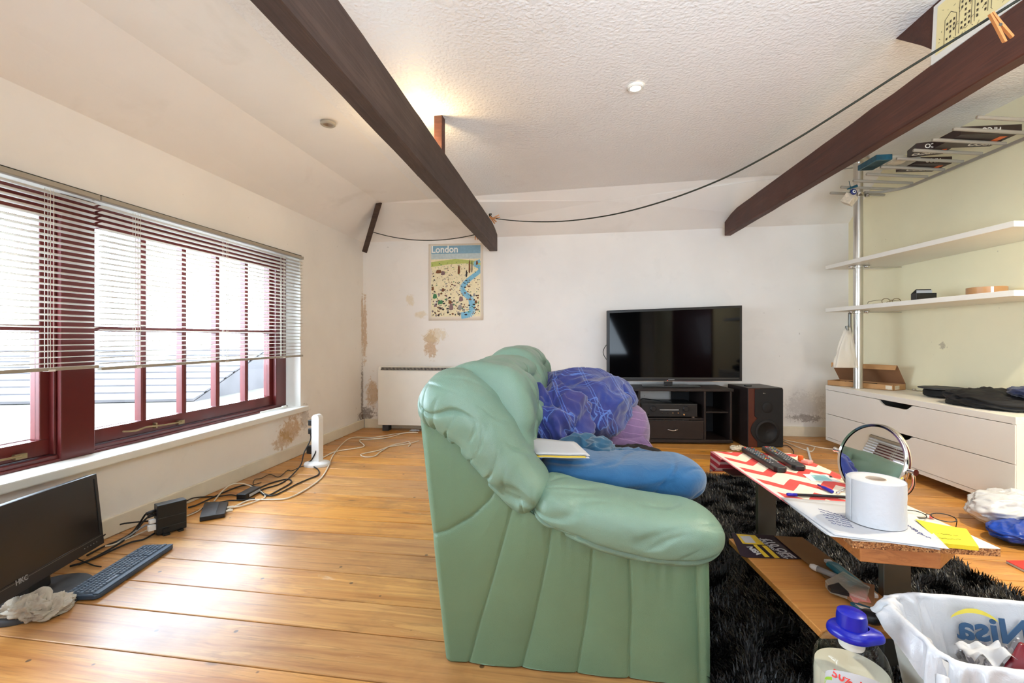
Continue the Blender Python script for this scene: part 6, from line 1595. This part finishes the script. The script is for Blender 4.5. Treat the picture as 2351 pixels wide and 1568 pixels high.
# local: x along length (away), y across: 0 at wall side -> -kw at room side
m = MB(); m.M = MK
m.prism([(0, -.012, .002), (0, -kw+.012, .002), (.012, -kw, .002), (kl-.012, -kw, .002), (kl, -kw+.012, .002), (kl, -.008, .002), (kl-.008, 0, .002), (.012, 0, .002)], (0, 0, .016)); m.build('key_tray', M['kb'], kbd, bevel=.004)
m = MB(); m.M = MK; m.box(.006, kl-.006, -kw+.002, -kw+.022, .016, .021); m.build('palm_edge', M['kb'], kbd, bevel=.003)
rows = 6; kk = MB(); ksz = .0135*kl/.45; kpitch = (kw-.036)/rows
key = MB(); key.prism([(0, 0, 0), (1, 0, 0), (1, 1, 0), (0, 1, 0)], (0, 0, .006))
first = {}
for r in range(rows):
    x = .010+.002*(r % 3); 
    while x < kl-.020:
        wv = ksz*random.choice([1, 1, 1, 1, 1, 1.25]); 
        if r == rows-1 and .07 < x < .09: wv = ksz*5.5
        if x+wv > kl-.008: break
        kkey = round(wv, 5)
        if kkey not in first:
            q = MB(); t_ = .0015; h2 = kpitch*.82
            q.hexa([(0, 0, 0), (wv*.86, 0, 0), (wv*.86, h2, 0), (0, h2, 0), (t_, t_, .006), (wv*.86-t_, t_, .006), (wv*.86-t_, h2-t_, .006), (t_, h2-t_, .006)])
            o = q.build('key', M['kbkey'], kbd, local=True); first[kkey] = o.data
        else: o = bpy.data.objects.new('key', first[kkey]); COL.objects.link(o); o.parent = kbd
        o.matrix_parent_inverse = FRAME[kbd].inverted() @ MK; o.location = (x, -.012-(r+1)*kpitch+.001, .018)
        x += wv*1.02+(.006 if abs(x-kl*.66) < wv/2 or abs(x-kl*.82) < wv/2 else 0)
# rag
rg = onz(90, 1405, 0)
def ragf(cx, cy, r, amp, seed): 
    return blob(cx, cy, r[2]*.8, r[0], r[1], r[2], lambda d: amp*(ridged(d, 1.3, seed, 4)-.75), .95, .95, 70, 110, to=lambda *q: Vector((q[0], q[1], max(q[2], .0015))))
rt_ = thing('cotton_rag', 'crumpled off-white cotton rag on the floor beside the monitor base', 'rag', (rg.x, rg.y, 0))
a = onz(62, 1400, .02); ragf(a.x, a.y, (.060, .050, .030), .016, 81).build('rag_fold', M['rag'], rt_, smooth=True)
a = onz(112, 1396, .015); ragf(a.x, a.y, (.060, .055, .022), .018, 85).build('rag_fold', M['rag'], rt_, smooth=True)
a0 = onz(40, 1395, .03)
m = MB(); m.tube(spline([onz(45, 1400, .03), onz(62, 1372, .05), onz(88, 1358, .055), onz(108, 1366, .05), onz(112, 1385, .035), onz(95, 1400, .03)], 6), [.012+.007*math.sin(k*.5) for k in range(31)], 12); m.build('rag_twist', M['rag'], rt_, smooth=True)
# mini computer
a, b = onz(361, 1233, 0), onz(429, 1214, 0); d = (b-a).normalized(); n_ = Vector((-d.y, d.x, 0)); Mp = Mx(a, d, n_, (0, 0, 1)); wpc = (b-a).length
pc = thing('mini_computer', 'small black upright computer box against the skirting under the window', 'computer', tuple((a+b)/2), math.atan2(d.y, d.x))
m = MB(); m.M = Mp; m.box(0, wpc, 0, .05, .006, .140); m.build('case', M['black'], pc, bevel=.003)
m = MB(); m.M = Mp; m.box(.004, wpc-.004, -.002, 0, .078, .081); m.box(.004, wpc-.004, -.002, 0, .035, .037); m.build('case_rib', M['dust'], pc)
m = MB(); m.M = Mp; m.box(.02, .045, -.014, .06, 0, .008); m.box(wpc-.035, wpc-.015, -.012, .06, 0, .008); m.box(.02, .045, -.005, 0, .006, .03); m.build('stand_foot', M['black'], pc)
m = MB(); m.M = Mp; m.box(-.03, -.001, .01, .03, .03, .055); m.box(-.025, -.001, .012, .032, .062, .078); m.build('port_plug', M['white_pl'], pc, bevel=.002)
m = MB(); m.M = Mp; m.tube([(-.001, .02, .115), (-.035, .02, .110)], .008, 8); m.tube([(-.001, .02, .098), (-.03, .02, .095)], .007, 8); m.build('black_plug', M['black'], pc, smooth=True)
# router
c = [onz(a, b, .022) for a, b in ((458, 1188), (516, 1178), (524.5, 1151), (470, 1153))]
rtr = thing('network_box', 'flat black network box with cables plugged into its right side', 'router', tuple(sum(c, Vector())/4-Vector((0, 0, .022))))
m = MB(); m.prism([p-Vector((0, 0, .021)) for p in c], (0, 0, .020)); m.build('case', M['black'], rtr, bevel=.002)
m = MB(); m.prism([lerp(c[0], c[1], .0)+Vector((0, 0, -.0008)), lerp(c[0], c[1], .62)+Vector((0, 0, -.0008)), lerp(c[3], c[2], .62)+Vector((0, 0, -.0008)), c[3]+Vector((0, 0, -.0008))], (0, 0, .001)); m.build('dusty_lid', M['dust'], rtr)
m = MB()
for t in (.3, .6): p = lerp(c[1], c[2], t)-Vector((0, 0, .01)); m.tube([p, p+(c[1]-c[0]).normalized()*.03], .006, 6)
m.build('plug', M['cable_w'], rtr)
# power adapter
a, b = onz(556, 1140, .018), onz(584, 1125, .018); d = (b-a).normalized(); n_ = Vector((-d.y, d.x, 0)); Ma = Mx(Vector((a.x, a.y, 0)), d, n_, (0, 0, 1)); la = (b-a).length
pa = thing('power_adapter', 'black power adapter brick with a white label among the cables', 'adapter', (a.x, a.y, 0))
m = MB(); m.M = Ma; m.box(-.01, la+.02, -.028, .028, .001, .034); m.build('brick', M['black'], pa, bevel=.004)
m = MB(); m.M = Ma; m.box(.02, la+.01, -.0295, -.028, .01, .024); m.build('rating_label', M['paper'], pa)
# extension tower
tc_ = onz(728, 1068, 0); tc_.z = 0
tw = thing('extension_tower', 'white upright socket tower on an oval foot, standing by the left wall', 'extension tower', tuple(tc_))
m = MB()
def twb(u, v): a = 2*math.pi*u; r = [(1, .0), (1.02, .012), (.96, .022), (.6, .030), (.3, .034)][int(round(v*4))]; return tc_+Vector((.088*r[0]*math.cos(a), .075*r[0]*math.sin(a), r[1]))
m.grid(twb, 48, 5, cu=True); m.poly([twb(k/48, 1) for k in range(48)]); m.build('foot', M['white_pl'], tw, smooth=True, sharp=50)
Mt = Matrix.Translation(tc_) @ Matrix.Rotation(-.25, 4, 'Z')
m = MB(); m.M = Mt
pts = [(-.031, 0, .030), (.031, 0, .030), (.031, 0, .330)]+[(.031*math.cos(k*math.pi/10), 0, .330+.031*math.sin(k*math.pi/10)) for k in range(1, 10)]+[(-.031, 0, .330)]
m.prism([(x, -.022, z) for x, y, z in pts], (0, .05, 0)); m.build('tower', M['white_pl'], tw, bevel=.004)
for i, z in enumerate((.30, .24, .10)):
    m = MB(); m.M = Mt; m.box(-.062 if i < 2 else -.075, -.031, -.018, .022, z-.02, z+.02 if i < 2 else z+.035); m.build('plug', M['black'], tw, bevel=.004)
# cables
pt = Mt @ Vector((-.055, 0, .225))
def wcable(name, label, pts, r, mat, cat='cable', group=None):
    m = MB(); m.tube(spline(pts, 6), r, 8); return m.build(name, mat, origin=(pts[-1].x, pts[-1].y, 0), smooth=True, label=label, cat=cat, group=group)
g_ = lambda a, b, z=.005: onz(a, b, z)
wcable('black_lead', 'black mains lead dropping down the white tower and looping by the adapter', [pt, pt+Vector((0, 0, -.05)), g_(698, 1040, .10), g_(690, 1068, .03), g_(665, 1096), g_(640, 1112), g_(600, 1125), g_(612, 1138), g_(640, 1125), g_(668, 1108), g_(660, 1100), g_(625, 1108), g_(595, 1120)], .0042, M['cable_b'])
wcable('black_lead', 'black mains lead curving from the white tower out over the boards', [pt+Vector((.005, -.005, 0)), g_(722, 1005, .17), g_(727, 1030, .12), g_(716, 1055, .045), g_(708, 1063, .02), g_(730, 1078), g_(730, 1090), g_(705, 1101), g_(680, 1112), g_(650, 1128), g_(625, 1138), g_(606, 1133), g_(592, 1122)], .0042, M['cable_b'])
wcable('thin_lead', 'thin dark lead zigzagging along the skirting below the damp patch', [g_(706, 1068), g_(690, 1072), g_(670, 1081), g_(660, 1080), g_(640, 1095), g_(620, 1089), g_(600, 1098), g_(585, 1101), g_(582, 1112), g_(600, 1108)], .0025, M['cable_b'])
wcable('black_lead', 'black lead running along the skirting from the adapter to the computer box', [g_(592, 1120), g_(570, 1113), g_(545, 1118), g_(510, 1132), g_(480, 1146), g_(450, 1160), g_(432, 1165)], .0042, M['cable_b'])
wcable('black_lead', 'black lead between the adapter brick and the upright computer box', [g_(552, 1140), g_(530, 1136), g_(505, 1139), g_(470, 1141), g_(445, 1143, .02), g_(428, 1150, .05)], .0035, M['cable_b'])
wcable('black_lead', 'black lead lying behind the network box', [g_(585, 1144), g_(555, 1148), g_(520, 1150), g_(480, 1160), g_(455, 1172), g_(430, 1184)], .0035, M['cable_b'])
wcable('white_cable', 'long cream cable sweeping from the network box past the white tower to the heater', [g_(519, 1174), g_(545, 1160), g_(575, 1148), g_(620, 1147), g_(660, 1144), g_(700, 1125), g_(735, 1100), g_(752, 1075), g_(765, 1045), g_(790, 1015), g_(812, 1004), g_(860, 1004), g_(910, 996), g_(955, 992)], .0042, M['cable_w'])
wcable('white_cable', 'thick cream cable with a bend, from behind the white tower to the heater', [g_(742, 1050), g_(770, 1037), g_(805, 1031), g_(830, 1027), g_(836, 1022), g_(826, 1013), g_(832, 1009), g_(870, 1007), g_(900, 1002), g_(930, 994), g_(960, 993)], .0048, M['cable_w'])
wcable('white_cable', 'short looped cream cable lying on the boards in front of the heater', [g_(962, 1012), g_(940, 1018), g_(915, 1022), g_(892, 1026), g_(870, 1034), g_(840, 1040), g_(828, 1044), g_(838, 1049), g_(860, 1047), g_(875, 1036), g_(900, 1022), g_(925, 1017), g_(938, 1014), g_(942, 1020), g_(938, 1025)], .0040, M['cable_w'])
wcable('white_cable', 'cream cable arching over the black leads beside the adapter', [g_(522, 1168), g_(560, 1160), g_(590, 1150), g_(608, 1142), g_(603, 1132), g_(580, 1118, .02), g_(555, 1110, .03), g_(530, 1113, .03), g_(510, 1128, .01), g_(492, 1150)], .0040, M['cable_w'])
wcable('white_cable', 'cream cable from the computer box round behind the network box', [g_(428, 1185), g_(450, 1176), g_(465, 1166), g_(480, 1152)], .0035, M['cable_w'])
wcable('black_lead', 'topmost black lead arching from the computer box down behind the monitor', [g_(352, 1172, .10), g_(335, 1180, .09), g_(318, 1205, .04), g_(300, 1225, .02), g_(270, 1242), g_(240, 1254), g_(200, 1275)], .004, M['cable_b'])
wcable('black_lead', 'second black lead arching from the computer box towards the keyboard', [g_(352, 1178, .085), g_(330, 1196, .06), g_(310, 1222, .02), g_(285, 1240), g_(250, 1262), g_(200, 1288), g_(160, 1300)], .004, M['cable_b'])
wcable('black_lead', 'black lead rising along the wall behind the monitor corner', [g_(355, 1195, .06), g_(320, 1198, .05), g_(280, 1203, .04), g_(255, 1213, .03), g_(238, 1230, .02)], .0035, M['cable_b'])
wcable('black_lead', 'black lead lying lowest between the computer box and the monitor', [g_(358, 1222), g_(330, 1238), g_(300, 1245), g_(260, 1262), g_(220, 1280), g_(180, 1296)], .004, M['cable_b'])
wcable('thin_lead', 'thin dark keyboard lead on the boards between monitor and keyboard', [g_(172, 1281), g_(195, 1290), g_(215, 1298), g_(232, 1301)], .0025, M['cable_b'])
wcable('grey_cable', 'bunched grey ribbon cable behind the computer box', [g_(352, 1200, .05), g_(335, 1206, .04), g_(320, 1214, .03), g_(300, 1228, .015), g_(270, 1246)], .0045, M['grey_print'])
wcable('white_cable', 'white cable lying at the foot of the skirting beside the computer box', [g_(350, 1212), g_(320, 1225), g_(290, 1238), g_(262, 1250), g_(240, 1254)], .0032, M['cable_w'])

# ------------------------------------------------------------------ clothes lines, pegs, picture
Pn = [P(857, 533, 4.36), None, None]; e0 = P(857, 533, 4.36); e2 = P(1097, 537, 4.05)
def sagline(a, b, sag, n=24): return [lerp(a, b, t/n)-Vector((0, 0, 4*sag*(t/n)*(1-t/n))) for t in range(n+1)]
m = MB(); m.tube(sagline(e0, e2, .068), .0042, 6); m.build('clothes_line', M['line'], origin=tuple(e0), smooth=True, label='short dark line sagging from the corner strut to the middle beam above the poster', cat='line')
def plan(px): # point on the plan line of the long cord
    k = (px-CX)/F; Y = 2.3386/(k+.6138); return Y
lpx = [(1126, 494), (1135, 501), (1200, 508), (1290, 508), (1400, 494), (1520, 463), (1655, 412), (1800, 336), (1950, 243), (2068, 167), (2200, 86), (2351, -8), (2420, -50)]
m = MB(); m.tube(spline([P(x, y, plan(x)) for x, y in lpx], 6), .0042, 6); m.build('clothes_line', M['line'], origin=tuple(P(1126, 494, plan(1126))), smooth=True, label='long dark line sagging from the middle beam across to the right beam', cat='line')
def peg(label, p, ang, roll=0, s=1.0):
    t = thing('clothes_peg', label, 'clothes peg', tuple(p)); Mq = Matrix.Translation(p) @ Matrix.Rotation(ang, 4, 'Y') @ Matrix.Rotation(roll, 4, 'Z')
    for sg in (-1, 1):
        m = MB(); m.M = Mq; m.prism([(sg*.001, -.005, -.03*s), (sg*.006, -.005, -.03*s), (sg*.009, -.005, 0), (sg*.014, -.005, .04*s), (sg*.008, -.005, .042*s), (sg*.002, -.005, .004)], (0, .010, 0)); m.build('prong', M['peg'], t)
    m = MB(); m.M = Mq; m.tube([(0, -.006, .004), (0, .006, .004)], .005, 8); m.build('spring', M['steel'], t); return t
peg('wooden clothes peg clipped on the line in front of the picture', P(2292, 56, plan(2290)-.02), 2.55, .2, 1.35)
peg('wooden clothes peg at the middle beam end, leaning right', P(1136, 500, plan(1136)-.02), 1.2, 0, 1.1)
peg('wooden clothes peg at the middle beam end, pointing down', P(1130, 503, plan(1130)-.03), 2.4, .5, 1.1)
peg('tiny wooden clothes peg hanging at the left side of the middle beam above the poster', P(1093, 541, 4.0), 3.1, 0, .9)
# knot of cord on the beam
m = MB(); k0 = P(1127, 494, plan(1126)-.0); m.tube([k0+Vector((.012*math.sin(i*1.3)-.006, .010*math.cos(i*.9), .012*math.sin(i*.7))) for i in range(22)], .003, 6); m.build('cord_knot', M['line'], origin=tuple(k0), smooth=True, label='knot of dark cord round a nail on the middle beam', cat='knot')
# framed picture on the right beam
fY0, fY1 = 1.804, 1.10
fp_ = lambda Y, z, d=0: Vector((1.457+.1144*Y-.004-d+.05*(z-1.98), Y, z))
pc_ = thing('leaning_picture', 'pale framed ink drawing of buildings leaning on top of the right beam', 'picture', tuple(fp_(1.5, 1.975)))
zl_, zh_ = 1.980, 2.212
m = MB(); m.prism([fp_(fY0, zl_), fp_(fY1, zl_-.012), fp_(fY1, zh_-.004), fp_(fY0, zh_)], (.012, 0, 0)); m.build('white_frame', M['white_gloss'], pc_, bevel=.001)
m = MB(); m.prism([fp_(fY0-.022, zl_+.026, .001), fp_(fY1+.02, zl_+.014, .001), fp_(fY1+.02, zh_-.02, .001), fp_(fY0-.022, zh_-.016, .001)], (.0008, 0, 0)); m.build('drawing_sheet', simple('cream_drawing_paper', srgb(240, 226, 170), .7, var=.05), pc_)
m = MB(); rnd = random.Random(11); dY = lambda u: lerp(fY0-.03, fY1+.03, u); dZ = lambda v: lerp(zl_+.034, zh_-.024, v)
def stroke(u0, v0, u1, v1, r=.0009): m.tube([fp_(dY(u0), dZ(v0), .0018), fp_(dY(u1), dZ(v1), .0018)], r, 4)
for i in range(9):   # skyline of façades with windows
    u = .05+i*.10; h = rnd.uniform(.35, .85); w2 = .08
    stroke(u, .05, u, h); stroke(u+w2, .05, u+w2, h*.95); stroke(u, h, u+w2*.5, h+.10); stroke(u+w2*.5, h+.10, u+w2, h*.95)
    for a in range(3):
        for b in range(int(h*8)):
            if rnd.random() < .75:
                uu, vv2 = u+.012+a*.024, .10+b*.11
                m.poly([fp_(dY(uu), dZ(vv2), .0022), fp_(dY(uu+.012), dZ(vv2), .0022), fp_(dY(uu+.012), dZ(vv2+.05), .0022), fp_(dY(uu), dZ(vv2+.055), .0022)])
for i in range(120):
    u, v = rnd.random()*.95, rnd.random()**1.6*.9; stroke(u, v, u+rnd.uniform(-.02, .02), v+rnd.uniform(-.06, .06), .0006)
m.build('ink_drawing', simple('sepia_ink', srgb(70, 60, 44), .7), pc_, kind='stuff')
